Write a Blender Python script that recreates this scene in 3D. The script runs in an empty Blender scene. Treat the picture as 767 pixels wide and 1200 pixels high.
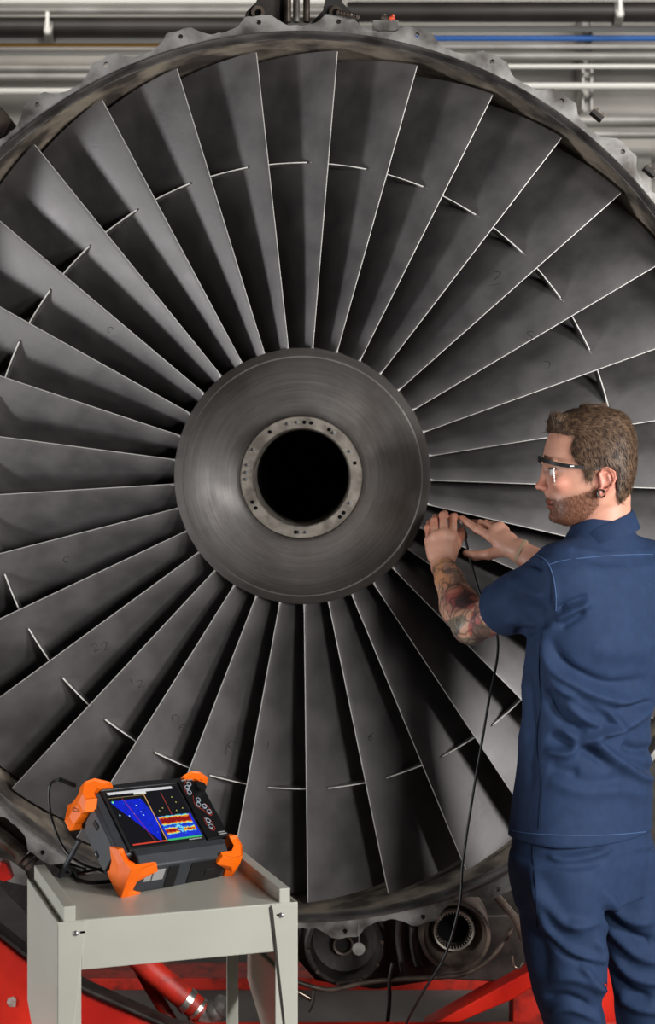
import bpy, bmesh, math, random
import numpy as np
from math import sin, cos, pi, radians
from mathutils import Vector, Matrix
from mathutils.bvhtree import BVHTree
from mathutils.geometry import tessellate_polygon

random.seed(7); rng = np.random.default_rng(7)
SC = bpy.context.scene
COL = SC.collection

# ---------------------------------------------------------------- camera, world, lights
FPX = 1767.0                      # focal length in pixels of the 767x1200 frame
CAM = Vector((0.045, -3.8, 1.72)); PPX, PPY = 375.0, 530.0
cd = bpy.data.cameras.new('camera'); cam = bpy.data.objects.new('camera', cd); COL.objects.link(cam)
cam.location = CAM; cam.rotation_euler = (radians(90), 0, 0)
cd.sensor_fit = 'VERTICAL'; cd.sensor_height = 36.0; cd.sensor_width = 36.0
cd.lens = FPX / 1200 * 36
cd.shift_x = (383.5 - PPX) / 1200; cd.shift_y = -(600 - PPY) / 1200
cd.clip_end = 60
cd.dof.use_dof = True; cd.dof.focus_distance = 3.45; cd.dof.aperture_fstop = (cd.lens / 1000) / 0.010
SC.camera = cam
SC.view_settings.view_transform = 'Standard'; SC.view_settings.look = 'None'
SC.view_settings.gamma = 1; SC.view_settings.exposure = 0.0; SC.view_settings.use_curve_mapping = False

w = bpy.data.worlds.new('hangar_ambient'); SC.world = w; w.use_nodes = True
w.node_tree.nodes['Background'].inputs[0].default_value = (0.85, 0.92, 1.0, 1)
w.node_tree.nodes['Background'].inputs[1].default_value = 0.004

def area(name, loc, target, sx, sy, power, color=(1, 1, 1), spread=180):
    l = bpy.data.lights.new(name, 'AREA'); l.shape = 'RECTANGLE'; l.size = sx; l.size_y = sy
    l.energy = power; l.color = color; l.spread = radians(spread)
    o = bpy.data.objects.new(name, l); COL.objects.link(o); o.location = loc
    o.rotation_euler = (Vector(target) - Vector(loc)).to_track_quat('-Z', 'Y').to_euler()
    return o
area('softbox_left', (-3.5, -1.5, 0.75), (0, 0, 1.7), 0.5, 0.9, 82, (0.97, 0.98, 1.0))
area('softbox_far_right', (2.8, -2.7, 2.0), (0.3, -0.2, 1.2), 0.6, 0.8, 115, (1, 0.99, 0.98))
area('softbox_right', (2.0, -3.8, 1.9), (0.2, -0.2, 1.2), 0.7, 0.8, 74, (1, 0.99, 0.98))
area('overhead_softbox', (1.2, -1.4, 3.9), (0.6, 0, 1.6), 0.9, 0.9, 8, (0.98, 0.99, 1.0))
area('wall_lamp', (-1.5, 5.0, 5.6), (-1.0, 7.6, 3.6), 4.0, 0.6, 88, (1, 0.96, 0.9))
area('wall_lamp_right', (3.0, 5.0, 5.4), (3.0, 7.6, 3.2), 3.0, 0.6, 88, (1, 0.97, 0.93))
area('floor_lamp_low', (1.6, 0.9, 1.0), (0.6, 1.1, 0.1), 0.5, 0.5, 6, (1, 0.95, 0.9))

# ---------------------------------------------------------------- projection helper: pixel + depth -> point
def W(px, py, Y):
    d = Y + 3.8
    return Vector((CAM.x + (px - PPX) / FPX * d, Y, CAM.z - (py - PPY) / FPX * d))
def proj(V):
    d = V[:, 1] + 3.8
    return PPX + FPX * (V[:, 0] - CAM.x) / d, PPY - FPX * (V[:, 2] - CAM.z) / d

# ---------------------------------------------------------------- materials
def lin(r, g, b):
    f = lambda c: (c / 255 / 12.92) if c / 255 <= 0.04045 else ((c / 255 + 0.055) / 1.055) ** 2.4
    return (f(r), f(g), f(b), 1)
MATS = {}
def mat(name, col, rough=0.5, metal=0.0, col2=None, nscale=8.0, detail=6, lo=0.35, hi=0.65, bump=0.0, bscale=60.0,
        stretch=None, rvar=0.0, spec=0.5, coords='Object', sheen=0.0, coat=0.0, attr=None):
    if name in MATS: return MATS[name]
    m = bpy.data.materials.new(name); m.use_nodes = True; nt = m.node_tree; N = nt.nodes; L = nt.links
    p = N['Principled BSDF']; p.inputs['Roughness'].default_value = rough; p.inputs['Metallic'].default_value = metal
    p.inputs['Specular IOR Level'].default_value = spec
    if sheen: p.inputs['Sheen Weight'].default_value = sheen
    if coat: p.inputs['Coat Weight'].default_value = coat; p.inputs['Coat Roughness'].default_value = 0.15
    p.inputs['Base Color'].default_value = col
    tc = N.new('ShaderNodeTexCoord'); mp = N.new('ShaderNodeMapping'); L.new(tc.outputs[coords], mp.inputs['Vector'])
    if stretch: mp.inputs['Scale'].default_value = stretch
    if col2 or rvar:
        n = N.new('ShaderNodeTexNoise'); n.inputs['Scale'].default_value = nscale; n.inputs['Detail'].default_value = detail
        L.new(mp.outputs['Vector'], n.inputs['Vector'])
        mr = N.new('ShaderNodeMapRange'); mr.inputs['From Min'].default_value = lo; mr.inputs['From Max'].default_value = hi
        L.new(n.outputs['Fac'], mr.inputs['Value'])
        if col2:
            mx = N.new('ShaderNodeMix'); mx.data_type = 'RGBA'
            mx.inputs['A'].default_value = col; mx.inputs['B'].default_value = col2
            L.new(mr.outputs['Result'], mx.inputs['Factor']); L.new(mx.outputs['Result'], p.inputs['Base Color'])
        if rvar:
            m2 = N.new('ShaderNodeMapRange'); m2.inputs['To Min'].default_value = rough - rvar; m2.inputs['To Max'].default_value = rough + rvar
            L.new(mr.outputs['Result'], m2.inputs['Value']); L.new(m2.outputs['Result'], p.inputs['Roughness'])
    if attr:
        a = N.new('ShaderNodeAttribute'); a.attribute_name = attr; L.new(a.outputs['Color'], p.inputs['Base Color'])
    if bump:
        n = N.new('ShaderNodeTexNoise'); n.inputs['Scale'].default_value = bscale; n.inputs['Detail'].default_value = 5
        L.new(mp.outputs['Vector'], n.inputs['Vector'])
        b = N.new('ShaderNodeBump'); b.inputs['Strength'].default_value = bump; b.inputs['Distance'].default_value = 0.004
        L.new(n.outputs['Fac'], b.inputs['Height']); L.new(b.outputs['Normal'], p.inputs['Normal'])
    MATS[name] = m; return m
def emis(name, attr=None, col=(1, 1, 1, 1), strength=1.0):
    m = bpy.data.materials.new(name); m.use_nodes = True; N = m.node_tree.nodes; L = m.node_tree.links
    p = N['Principled BSDF']; p.inputs['Base Color'].default_value = (0.005, 0.005, 0.006, 1); p.inputs['Roughness'].default_value = 0.25
    p.inputs['Emission Strength'].default_value = strength; p.inputs['Emission Color'].default_value = col
    if attr:
        a = N.new('ShaderNodeAttribute'); a.attribute_name = attr; L.new(a.outputs['Color'], p.inputs['Emission Color'])
    MATS[name] = m; return m

mat('blade_metal', lin(100, 97, 97), 0.55, 0.65, lin(128, 125, 124), 9, rvar=0.09, lo=0.3, hi=0.7, bump=0.08, bscale=90)
mat('worn_edge', lin(190, 187, 182), 0.42, 0.35)
mat('snub_edge', lin(225, 222, 216), 0.5, 0.1)
mat('snubber_metal', lin(190, 188, 184), 0.33, 0.9, lin(140, 138, 136), 30)
mat('hub_metal', lin(124, 119, 115), 0.56, 0.6, lin(84, 78, 74), 5, rvar=0.08, bump=0.05, bscale=40, stretch=(1, 1, 1))
mat('ring_metal', lin(150, 142, 132), 0.45, 0.7, lin(105, 98, 90), 30)
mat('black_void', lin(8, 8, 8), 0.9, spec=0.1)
mat('flange_metal', lin(172, 169, 165), 0.48, 0.45, lin(88, 82, 78), 11, lo=0.38, hi=0.62, bump=0.2, bscale=50)
mat('lip_metal', lin(135, 131, 127), 0.42, 0.6, lin(80, 76, 73), 14)
mat('liner', lin(150, 138, 122), 0.75, 0.0, lin(66, 58, 52), 9, lo=0.38, hi=0.6, bump=0.4, bscale=30)
mat('casing_dark', lin(60, 58, 56), 0.6, 0.3, lin(40, 38, 36), 6)
mat('vane_brown', lin(120, 78, 62), 0.55, 0.2, lin(90, 84, 80), 12)
mat('light_alloy', lin(190, 186, 180), 0.4, 0.6, lin(140, 135, 130), 20)
mat('cast_dark', lin(70, 64, 60), 0.55, 0.4, lin(36, 32, 30), 14, bump=0.3, bscale=50)
mat('cast_brown', lin(112, 98, 88), 0.5, 0.5, lin(60, 50, 44), 16, bump=0.2, bscale=60)
mat('pipe_steel', lin(170, 160, 148), 0.3, 0.9, lin(120, 100, 85), 18)
mat('red_paint', lin(228, 46, 24), 0.42, 0.0, lin(190, 26, 14), 7, bump=0.15, bscale=25, coat=0.3)
mat('red_paint_worn', lin(200, 44, 28), 0.5, 0.0, lin(120, 34, 24), 22, lo=0.45, hi=0.7, bump=0.3, bscale=40)
mat('paint_chip', lin(190, 180, 172), 0.6, 0, lin(150, 120, 110), 60)
mat('cart_paint', lin(186, 185, 173), 0.38, 0.0, lin(178, 177, 165), 5, bump=0.04, bscale=120, coat=0.15)
mat('screw_zinc', lin(190, 190, 190), 0.3, 0.9)
mat('orange_rubber', lin(255, 116, 0), 0.5, 0.0, lin(250, 106, 0), 12, bump=0.05, bscale=300)
mat('device_grey', lin(52, 54, 59), 0.5, 0.0, lin(46, 48, 53), 30, bump=0.08, bscale=500)
mat('device_black', lin(16, 16, 18), 0.35)
mat('device_panel', lin(26, 26, 28), 0.45)
mat('rubber_black', lin(14, 14, 15), 0.5)
mat('button_ring', lin(170, 180, 190), 0.5)
mat('button_red', lin(170, 50, 35), 0.5)
mat('label_white', lin(225, 225, 222), 0.5)
mat('label_dim', lin(150, 150, 148), 0.6)
mat('navy_twill', lin(38, 56, 87), 0.8, 0.0, lin(34, 51, 80), 40, bump=0.12, bscale=900, spec=0.25)
mat('navy_seam', lin(66, 90, 128), 0.8, spec=0.3)
mat('navy_dark_seam', lin(20, 32, 54), 0.9, spec=0.2)
mat('skin', lin(205, 150, 125), 0.47, attr='skin_colour', bump=0.08, bscale=320)
MATS['skin'].node_tree.nodes['Principled BSDF'].inputs['Subsurface Weight'].default_value = 0.08
MATS['skin'].node_tree.nodes['Principled BSDF'].inputs['Subsurface Radius'].default_value = (0.01, 0.004, 0.002)
mat('hair_brown', lin(70, 50, 37), 0.6, 0.0, lin(48, 34, 25), 60, bump=0.6, bscale=250, spec=0.35)
mat('hair_strand', lin(124, 98, 76), 0.5, 0.0, lin(64, 47, 36), 90, spec=0.4)
mat('stubble', lin(112, 70, 48), 0.85, 0.0, lin(80, 50, 36), 90, spec=0.05)
mat('boot_leather', lin(30, 27, 25), 0.5, bump=0.2, bscale=100)
mat('wall_paint', lin(176, 172, 166), 0.8, 0.0, lin(160, 156, 150), 1.2, coords='Object')
mat('wall_pale', lin(205, 202, 196), 0.75, 0.0, lin(192, 189, 183), 1.5)
mat('pipe_dark', lin(48, 43, 40), 0.5, 0.2, lin(36, 32, 30), 3)
mat('pipe_grey', lin(165, 162, 158), 0.45, 0.3, lin(140, 137, 132), 3)
mat('pipe_white', lin(222, 220, 214), 0.45)
mat('pipe_yellow', lin(205, 150, 55), 0.5)
mat('pipe_blue', lin(35, 95, 170), 0.5)
mat('concrete', lin(120, 116, 112), 0.75, 0.0, lin(92, 88, 85), 3, bump=0.1, bscale=20)
mat('silver_band', lin(205, 200, 190), 0.3, 0.9)
mat('orange_cap', lin(210, 80, 50), 0.5)
mat('leather_tan', lin(190, 165, 135), 0.6)
mat('pen_ink', lin(24, 23, 25), 0.7)
g = bpy.data.materials.new('clear_lens'); g.use_nodes = True; MATS['clear_lens'] = g
_n = g.node_tree.nodes; _l = g.node_tree.links; _n.remove(_n['Principled BSDF'])
_t = _n.new('ShaderNodeBsdfTransparent'); _t.inputs[0].default_value = (0.93, 0.95, 0.96, 1)
_g = _n.new('ShaderNodeBsdfGlossy'); _g.inputs['Roughness'].default_value = 0.05
_m = _n.new('ShaderNodeMixShader'); _m.inputs[0].default_value = 0.045
_l.new(_t.outputs[0], _m.inputs[1]); _l.new(_g.outputs[0], _m.inputs[2])
_l.new(_m.outputs[0], _n['Material Output'].inputs[0])

def brushed(name):
    m = MATS[name]; N = m.node_tree.nodes; L = m.node_tree.links; p = N['Principled BSDF']
    tc = N.new('ShaderNodeTexCoord'); sp = N.new('ShaderNodeSeparateXYZ'); L.new(tc.outputs['Object'], sp.inputs[0])
    cb = N.new('ShaderNodeCombineXYZ'); L.new(sp.outputs[0], cb.inputs[0]); L.new(sp.outputs[2], cb.inputs[1])
    ln = N.new('ShaderNodeVectorMath'); ln.operation = 'LENGTH'; L.new(cb.outputs[0], ln.inputs[0])
    nm = N.new('ShaderNodeVectorMath'); nm.operation = 'NORMALIZE'; L.new(cb.outputs[0], nm.inputs[0])
    ml = N.new('ShaderNodeMath'); ml.operation = 'MULTIPLY'; ml.inputs[1].default_value = 190; L.new(ln.outputs['Value'], ml.inputs[0])
    s2_ = N.new('ShaderNodeSeparateXYZ'); L.new(nm.outputs[0], s2_.inputs[0]); c2_ = N.new('ShaderNodeCombineXYZ')
    for k in (0, 1):
        q = N.new('ShaderNodeMath'); q.operation = 'MULTIPLY'; q.inputs[1].default_value = 1.6; L.new(s2_.outputs[k], q.inputs[0]); L.new(q.outputs[0], c2_.inputs[k])
    L.new(ml.outputs[0], c2_.inputs[2])
    n = N.new('ShaderNodeTexNoise'); n.inputs['Scale'].default_value = 1.0; n.inputs['Detail'].default_value = 4; L.new(c2_.outputs[0], n.inputs['Vector'])
    mr = N.new('ShaderNodeMapRange'); mr.inputs['From Min'].default_value = .3; mr.inputs['From Max'].default_value = .7; mr.inputs['To Min'].default_value = .78; mr.inputs['To Max'].default_value = 1.08
    L.new(n.outputs['Fac'], mr.inputs['Value'])
    src = p.inputs['Base Color'].links[0].from_socket; vm = N.new('ShaderNodeVectorMath'); vm.operation = 'SCALE'
    L.new(src, vm.inputs[0]); L.new(mr.outputs[0], vm.inputs['Scale']); L.new(vm.outputs[0], p.inputs['Base Color'])
    b = N.new('ShaderNodeBump'); b.inputs['Strength'].default_value = 0.25; b.inputs['Distance'].default_value = 0.001
    L.new(n.outputs['Fac'], b.inputs['Height']); L.new(b.outputs['Normal'], p.inputs['Normal'])
brushed('hub_metal')

# ---------------------------------------------------------------- object helpers
def link(name, me, m, parent=None):
    o = bpy.data.objects.new(name, me); COL.objects.link(o)
    if m: me.materials.clear(); me.materials.append(MATS[m])
    if parent: o.parent = parent
    return o
def empty(name, loc=(0, 0, 0), rot=None):
    o = bpy.data.objects.new(name, None); COL.objects.link(o); o.location = loc; o.empty_display_size = 0.05
    if rot is not None: o.rotation_euler = rot
    return o
def tag(o, label=None, cat=None, group=None, kind=None):
    if label: o['label'] = label
    if cat: o['category'] = cat
    if group: o['group'] = group
    if kind: o['kind'] = kind
    return o
def copy_tree(o, parent=None):
    c = o.copy(); COL.objects.link(c)
    if parent: c.parent = parent
    for ch in [x for x in KIDS.get(o.name, [])]: copy_tree(ch, c)
    return c
KIDS = {}
class MB:
    def __init__(s): s.v = []; s.f = []
    def add(s, vs, fs):
        b = len(s.v); s.v += [tuple(x) for x in vs]; s.f += [tuple(i + b for i in f) for f in fs]; return s
    def box(s, lo, hi, M=None):
        (a, b, c), (d, e, f) = lo, hi
        vs = [Vector(p) for p in ((a,b,c),(d,b,c),(d,e,c),(a,e,c),(a,b,f),(d,b,f),(d,e,f),(a,e,f))]
        if M is not None: vs = [M @ p for p in vs]
        return s.add(vs, [(0,3,2,1),(4,5,6,7),(0,1,5,4),(1,2,6,5),(2,3,7,6),(3,0,4,7)])
    def prism(s, pts, n0, n1, frame):           # pts 2D, extruded along third axis; frame(a,b,c)->Vector
        n = len(pts)
        vs = [frame(a, b, n0) for a, b in pts] + [frame(a, b, n1) for a, b in pts]
        return s.add(vs, [tuple(range(n))[::-1], tuple(range(n, 2 * n))] + [(i, (i + 1) % n, n + (i + 1) % n, n + i) for i in range(n)])
    def tube(s, P, r, n=10, cap=True):
        P = [Vector(p) for p in P]; rs = r if hasattr(r, '__len__') else [r] * len(P)
        b = len(s.v); up = None
        for i, p in enumerate(P):
            t = (P[min(i + 1, len(P) - 1)] - P[max(i - 1, 0)]).normalized()
            if up is None: up = t.orthogonal().normalized()
            up = (up - t * up.dot(t)); up = up.normalized() if up.length > 1e-6 else t.orthogonal().normalized()
            q = t.cross(up)
            for k in range(n):
                a = 2 * pi * k / n; s.v.append(tuple(p + (up * cos(a) + q * sin(a)) * rs[i]))
        for i in range(len(P) - 1):
            for k in range(n):
                s.f.append((b + i*n + k, b + i*n + (k+1) % n, b + (i+1)*n + (k+1) % n, b + (i+1)*n + k))
        if cap:
            s.f.append(tuple(range(b, b + n))[::-1]); e = b + (len(P) - 1) * n; s.f.append(tuple(range(e, e + n)))
        return s
    def lathe(s, prof, n=96, c=(0, 0, 0), a0=0, a1=2 * pi, axis='Y'):   # prof: (y, r) about the Y axis through c
        full = abs(a1 - a0 - 2 * pi) < 1e-6; m = n if full else n + 1; b = len(s.v)
        for j in range(m):
            a = a0 + (a1 - a0) * j / n
            for (y, r) in prof: s.v.append((c[0] + r * sin(a), c[1] + y, c[2] + r * cos(a)))
        k = len(prof)
        for j in range(n):
            j2 = (j + 1) % m
            for i in range(k - 1): s.f.append((b + j*k + i, b + j2*k + i, b + j2*k + i + 1, b + j*k + i + 1))
        return s
    def ball(s, c, r, n=12, M=None):
        rx, ry, rz = r if hasattr(r, '__len__') else (r, r, r); b = len(s.v)
        vs = []; fs = []
        for i in range(1, n // 2):
            th = pi * i / (n // 2)
            for k in range(n):
                ph = 2 * pi * k / n; vs.append(Vector((rx * sin(th) * cos(ph), ry * sin(th) * sin(ph), rz * cos(th))))
        t = len(vs); vs += [Vector((0, 0, rz)), Vector((0, 0, -rz))]
        for i in range(n // 2 - 2):
            for k in range(n): fs.append((i*n + k, (i+1)*n + k, (i+1)*n + (k+1) % n, i*n + (k+1) % n))
        for k in range(n):
            fs.append((t, k, (k + 1) % n)); fs.append((t + 1, (n//2 - 2)*n + (k + 1) % n, (n//2 - 2)*n + k))
        vs = [(M @ v if M is not None else v) + Vector(c) for v in vs]
        return s.add(vs, fs)
    def build(s, name, m, parent=None, smooth=True, ang=35, bevel=0, M=None):
        me = bpy.data.meshes.new(name); me.from_pydata(s.v, [], s.f)
        bm = bmesh.new(); bm.from_mesh(me); bmesh.ops.recalc_face_normals(bm, faces=bm.faces); bm.to_mesh(me); bm.free()
        if smooth: me.shade_smooth() if hasattr(me, 'shade_smooth') else None; me.set_sharp_from_angle(angle=radians(ang))
        o = link(name, me, m, parent)
        if bevel:
            b = o.modifiers.new('bevel', 'BEVEL'); b.width = bevel; b.segments = 2; b.limit_method = 'ANGLE'; b.angle_limit = radians(30)
        if parent: KIDS.setdefault(parent.name, []).append(o)
        return o
def spline(P, n=8):
    P = [Vector(p) for p in P]; Q = [P[0]] + P + [P[-1]]; out = []
    for i in range(1, len(Q) - 2):
        for k in range(n):
            t = k / n; a, b, c, d = Q[i-1], Q[i], Q[i+1], Q[i+2]
            out.append(0.5 * ((2*b) + (c - a)*t + (2*a - 5*b + 4*c - d)*t*t + (3*b - a - 3*c + d)*t**3))
    out.append(P[-1]); return out
def box(name, lo, hi, m, parent=None, bevel=0, M=None):
    return MB().box(lo, hi, M).build(name, m, parent, smooth=False, bevel=bevel)

# ================================================================ SETTING
floor = box('floor', (-6, -6, -0.1), (7, 8.2, 0), 'concrete'); tag(floor, 'grey concrete hangar floor', kind='structure')
wall = box('wall_back', (-6, 8.0, 0), (7, 8.2, 7), 'wall_paint'); tag(wall, 'grey hangar wall behind the engine', kind='structure')
for k, (x0, x1, z0, z1) in enumerate([(-5.8, -1.15, 3.55, 4.2), (-5.8, -1.4, 2.6, 3.45), (2.0, 2.62, 3.3, 4.1), (2.72, 6.5, 2.2, 3.9)]):
    box('wall_panel', (x0, 7.94, z0), (x1, 7.999, z1), 'wall_pale', wall)
# pipes and cable trays run along the back wall
def hpipe(name, y_px, Y, r, m, label, x0=-5.5, x1=6.5, group=None):
    z = W(0, y_px, Y).z
    o = MB().tube([(x0, Y, z), (x1, Y, z)], r, 16).build(name, m); tag(o, label, 'pipe', group)
    return o
a = hpipe('wall_pipe', 32, 7.3, 0.075, 'pipe_dark', 'thick dark brown pipe across the back wall, left of the engine hanger', x1=0.12)
a = hpipe('wall_pipe', 14, 7.3, 0.075, 'pipe_dark', 'thick dark brown pipe across the back wall, right of the engine hanger', x0=0.24)
hpipe('wall_pipe', 48, 7.5, 0.022, 'pipe_white', 'white conduit on the back wall just above the thin yellow line', x1=0.12)
hpipe('gas_line', 53, 7.5, 0.012, 'pipe_yellow', 'thin yellow line along the back wall, upper left', x1=0.12)
hpipe('air_line', 45, 7.5, 0.022, 'pipe_blue', 'blue line along the back wall, upper right', x0=0.24)
for yy, r, m, lb in [(1, 0.03, 'pipe_white', 'pale pipe at the very top edge of the picture'),
                     (12, 0.03, 'pipe_grey', 'grey pipe between the top edge and the thick dark pipe at left'),
                     (62, 0.022, 'pipe_white', 'pale conduit just below the thin yellow line'),
                     (80, 0.03, 'pipe_grey', 'grey conduit, second below the thin yellow line'),
                     (90, 0.03, 'pipe_grey', 'grey conduit, third below the thin yellow line'),
                     (107, 0.025, 'pipe_white', 'pale conduit, lowest of the bundle at upper left')]:
    hpipe('wall_pipe', yy, 7.55, r, m, lb, x1=0.12, group='pipes along the back wall')
for yy, r, m, lb in [(4, 0.02, 'pipe_white', 'pale conduit above the thick dark pipe at right'),
                     (34, 0.022, 'pipe_white', 'pale pipe between the thick dark pipe and the blue line'),
                     (55, 0.024, 'pipe_grey', 'grey conduit, first below the blue line'),
                     (66, 0.03, 'pipe_grey', 'grey conduit, second below the blue line'),
                     (78, 0.018, 'pipe_white', 'pale conduit, third below the blue line'),
                     (101, 0.026, 'pipe_white', 'pale conduit crossing the upright channel at right'),
                     (142, 0.045, 'pipe_grey', 'wide grey pipe below the channel at right'),
                     (158, 0.03, 'pipe_grey', 'grey pipe, lowest at right beside the fan case')]:
    hpipe('wall_pipe', yy, 7.55, r, m, lb, x0=0.24, group='pipes along the back wall')
p = W(686, 130, 7.7); s = MB()
s.box((p.x - 0.035, 7.66, p.z), (p.x - 0.02, 8.0, p.z + 0.75)).box((p.x + 0.03, 7.66, p.z), (p.x + 0.045, 7.74, p.z + 0.75)).box((p.x - 0.02, 7.72, p.z), (p.x + 0.03, 7.74, p.z + 0.75))
tag(s.build('strut_channel', 'pipe_grey', smooth=False), 'upright grey steel channel carrying the conduits at right', 'bracket')
for px_, py_, lb in [(56, 32, 'pale pipe clamp on the thick dark pipe at left'), (726, 12, 'pale pipe clamp on the thick dark pipe at right')]:
    p = W(px_, py_, 7.2); t = empty('pipe_clamp', p); tag(t, lb, 'clamp', 'pipe clamps')
    MB().lathe([(-0.03, 0.078), (-0.03, 0.088), (0.03, 0.088), (0.03, 0.078), (-0.03, 0.078)], 24).build('band', 'pipe_grey', t).rotation_euler = (0, 0, pi / 2)
    KIDS[t.name][0].location = (0, 0.1, 0)
    MB().ball((0, -0.01, -0.03), 0.03, 10).box((-0.012, -0.02, -0.03), (0.012, 0.0, 0.11)).build('bolt', 'pipe_white', t)

# ================================================================ FAN ROTOR
AX = Vector((0, 0, 1.66)); NB = 33; RT = 1.075; RH = 0.322
rotor = empty('fan_rotor', AX)
tag(rotor, 'dark grey engine fan with thirty-three twisted blades around a bare metal hub', 'fan rotor')
def interp(x, xs, ys): return float(np.interp(x, xs, ys))
def blade_section(r, ns=22):
    le = interp(r, [RH, 0.5, 0.7, 0.9, RT], [44, 50, 57, 63, 67]); te = interp(r, [RH, 0.5, 0.7, 0.9, RT], [-6, 22, 40, 52, 59])
    ch = interp(r, [RH, 0.6, RT], [0.185, 0.20, 0.25]); th = interp(r, [RH, 0.5, 0.8, RT], [0.015, 0.011, 0.008, 0.0055])
    S = (1 - np.cos(np.linspace(0, pi, ns))) / 2
    xi = np.radians(le + (te - le) * S); ds = np.diff(S)
    t = np.concatenate([[0], np.cumsum(-np.sin((xi[1:] + xi[:-1]) / 2) * ds)]) * ch
    y = np.concatenate([[0], np.cumsum(np.cos((xi[1:] + xi[:-1]) / 2) * ds)]) * ch
    T = th * (0.16 + 0.84 * np.clip(np.sin(pi * S ** 0.75), 0, 1)) / 2 * np.clip(np.minimum(S, 1 - S) * 30 + 0.35, 0, 1)
    nx, ny = -np.cos(xi), -np.sin(xi)           # towards the visible (forward) side
    return t, y, nx, ny, T
def place(t, y, r):                             # tangential offset wraps round the axis
    a = t / r; return (r * sin(a), y, r * cos(a))
def make_blade():
    rs = np.concatenate([[RH - 0.012], np.linspace(RH, RT, 26)]); ns = 22; v = []; f = []
    for r in rs:
        t, y, nx, ny, T = blade_section(max(r, RH), ns)
        up = [(t[i] + nx[i]*T[i], y[i] + ny[i]*T[i]) for i in range(ns)]
        dn = [(t[i] - nx[i]*T[i], y[i] - ny[i]*T[i]) for i in range(ns - 1, -1, -1)]
        # the blade flares into its root platform and its tip follows the case
        k = max(0, 1 - (r - RH) / 0.03); fl = 1 + 1.0 * k * k
        for (tt, yy) in up + dn: v.append(place(tt, yy, r - 0.02 * max(0, (yy)) * (r / RT)**4))
    m = 2 * ns
    for j in range(len(rs) - 1):
        for i in range(m): f.append((j*m + i, j*m + (i+1) % m, (j+1)*m + (i+1) % m, (j+1)*m + i))
    e = (len(rs) - 1) * m
    for i in range(ns - 1): f.append((e + i, e + i + 1, e + m - 2 - i, e + m - 1 - i))
    b = MB(); b.add(v, f); bl = b.build('fan_blade', 'blade_metal', rotor, ang=50)
    # worn leading edge: a thin bright strip wrapped round the nose
    v = []; f = []
    for r in np.linspace(0, 1, 30) ** 1.6 * (RT - RH - 0.003) + RH + 0.001:
        t, y, nx, ny, T = blade_section(r, ns); q = 1 + 2.6 * math.exp(-(r - RH) / 0.006)
        dx, dy = t[2] - t[0], y[2] - y[0]; L = math.hypot(dx, dy); dx /= L; dy /= L
        for (aa, bb) in ((0.0016, 0.0009), (-0.0004, 0.0005), (-0.0004, -0.0005), (0.0016, -0.0009)):
            v.append(place(dx*aa*q + nx[0]*bb*q, dy*aa*q + ny[0]*bb*q, r))
    for j in range(29):
        for i in range(4): f.append((j*4 + i, j*4 + (i+1) % 4, (j+1)*4 + (i+1) % 4, (j+1)*4 + i))
    MB().add(v, f).build('leading_edge', 'worn_edge', bl, ang=80)
    # mid-span snubber reaching towards the neighbouring blade
    rS = 0.795; t, y, nx, ny, T = blade_section(rS, ns); i0 = 7
    t0, y0 = t[i0], y[i0]; pitch = 2 * pi * rS / NB; v = []; f = []; K = 14
    for k in range(K):
        s_ = k / (K - 1); tt = t0 + 0.004 - (pitch * 0.995 + 0.004) * s_ * 0.985
        fl = 0.0018 + 0.004 * math.exp(-s_ * 9) + 0.006 * math.exp(-(1 - s_) * 18)
        yf = y0 - 0.004 + 0.012 * s_ * (1 - s_) * 4 * 0.4 - 0.001 * math.exp(-s_ * 16); yb = yf + 0.05
        for (yy, rr) in ((yf, 0), (yf + 0.004, fl), (yb - 0.006, fl), (yb, 0), (yb - 0.006, -fl), (yf + 0.004, -fl)):
            v.append(place(tt, yy, rS + rr))
    for k in range(K - 1):
        for i in range(6): f.append((k*6 + i, k*6 + (i+1) % 6, (k+1)*6 + (i+1) % 6, (k+1)*6 + i))
    f += [(5, 4, 3, 2, 1, 0), tuple((K-1)*6 + i for i in range(6))]
    MB().add(v, f).build('snubber', 'snubber_metal', bl, ang=60)
    v = []; f = []
    for k in range(K):
        s_ = k / (K - 1); tt = t0 + 0.004 - (pitch * 0.995 + 0.004) * s_ * 0.985
        yf = y0 - 0.004 + 0.012 * s_ * (1 - s_) * 4 * 0.4 - 0.001 * math.exp(-s_ * 16)
        h_ = 0.0013 + 0.0010 * math.exp(-s_ * 7)
        for (yy, rr) in ((yf - 0.0026, -h_*.7), (yf - 0.0026, h_*.7), (yf + 0.003, h_), (yf + 0.003, -h_)): v.append(place(tt, yy, rS + rr))
    for k in range(K - 1):
        for i in range(4): f.append((k*4 + i, k*4 + (i+1) % 4, (k+1)*4 + (i+1) % 4, (k+1)*4 + i))
    v = v[4:]; f = [q for q in f if max(q) < len(v)]; f.append((0, 1, 2, 3)); MB().add(v, f).build('snubber_edge', 'snub_edge', bl, ang=80)
    return bl
bl0 = make_blade()
PH = 4.75
for k in range(NB):
    b = bl0 if k == 0 else copy_tree(bl0, rotor)
    b.rotation_euler = (0, radians(PH + 360 / NB * k), 0)
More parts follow.
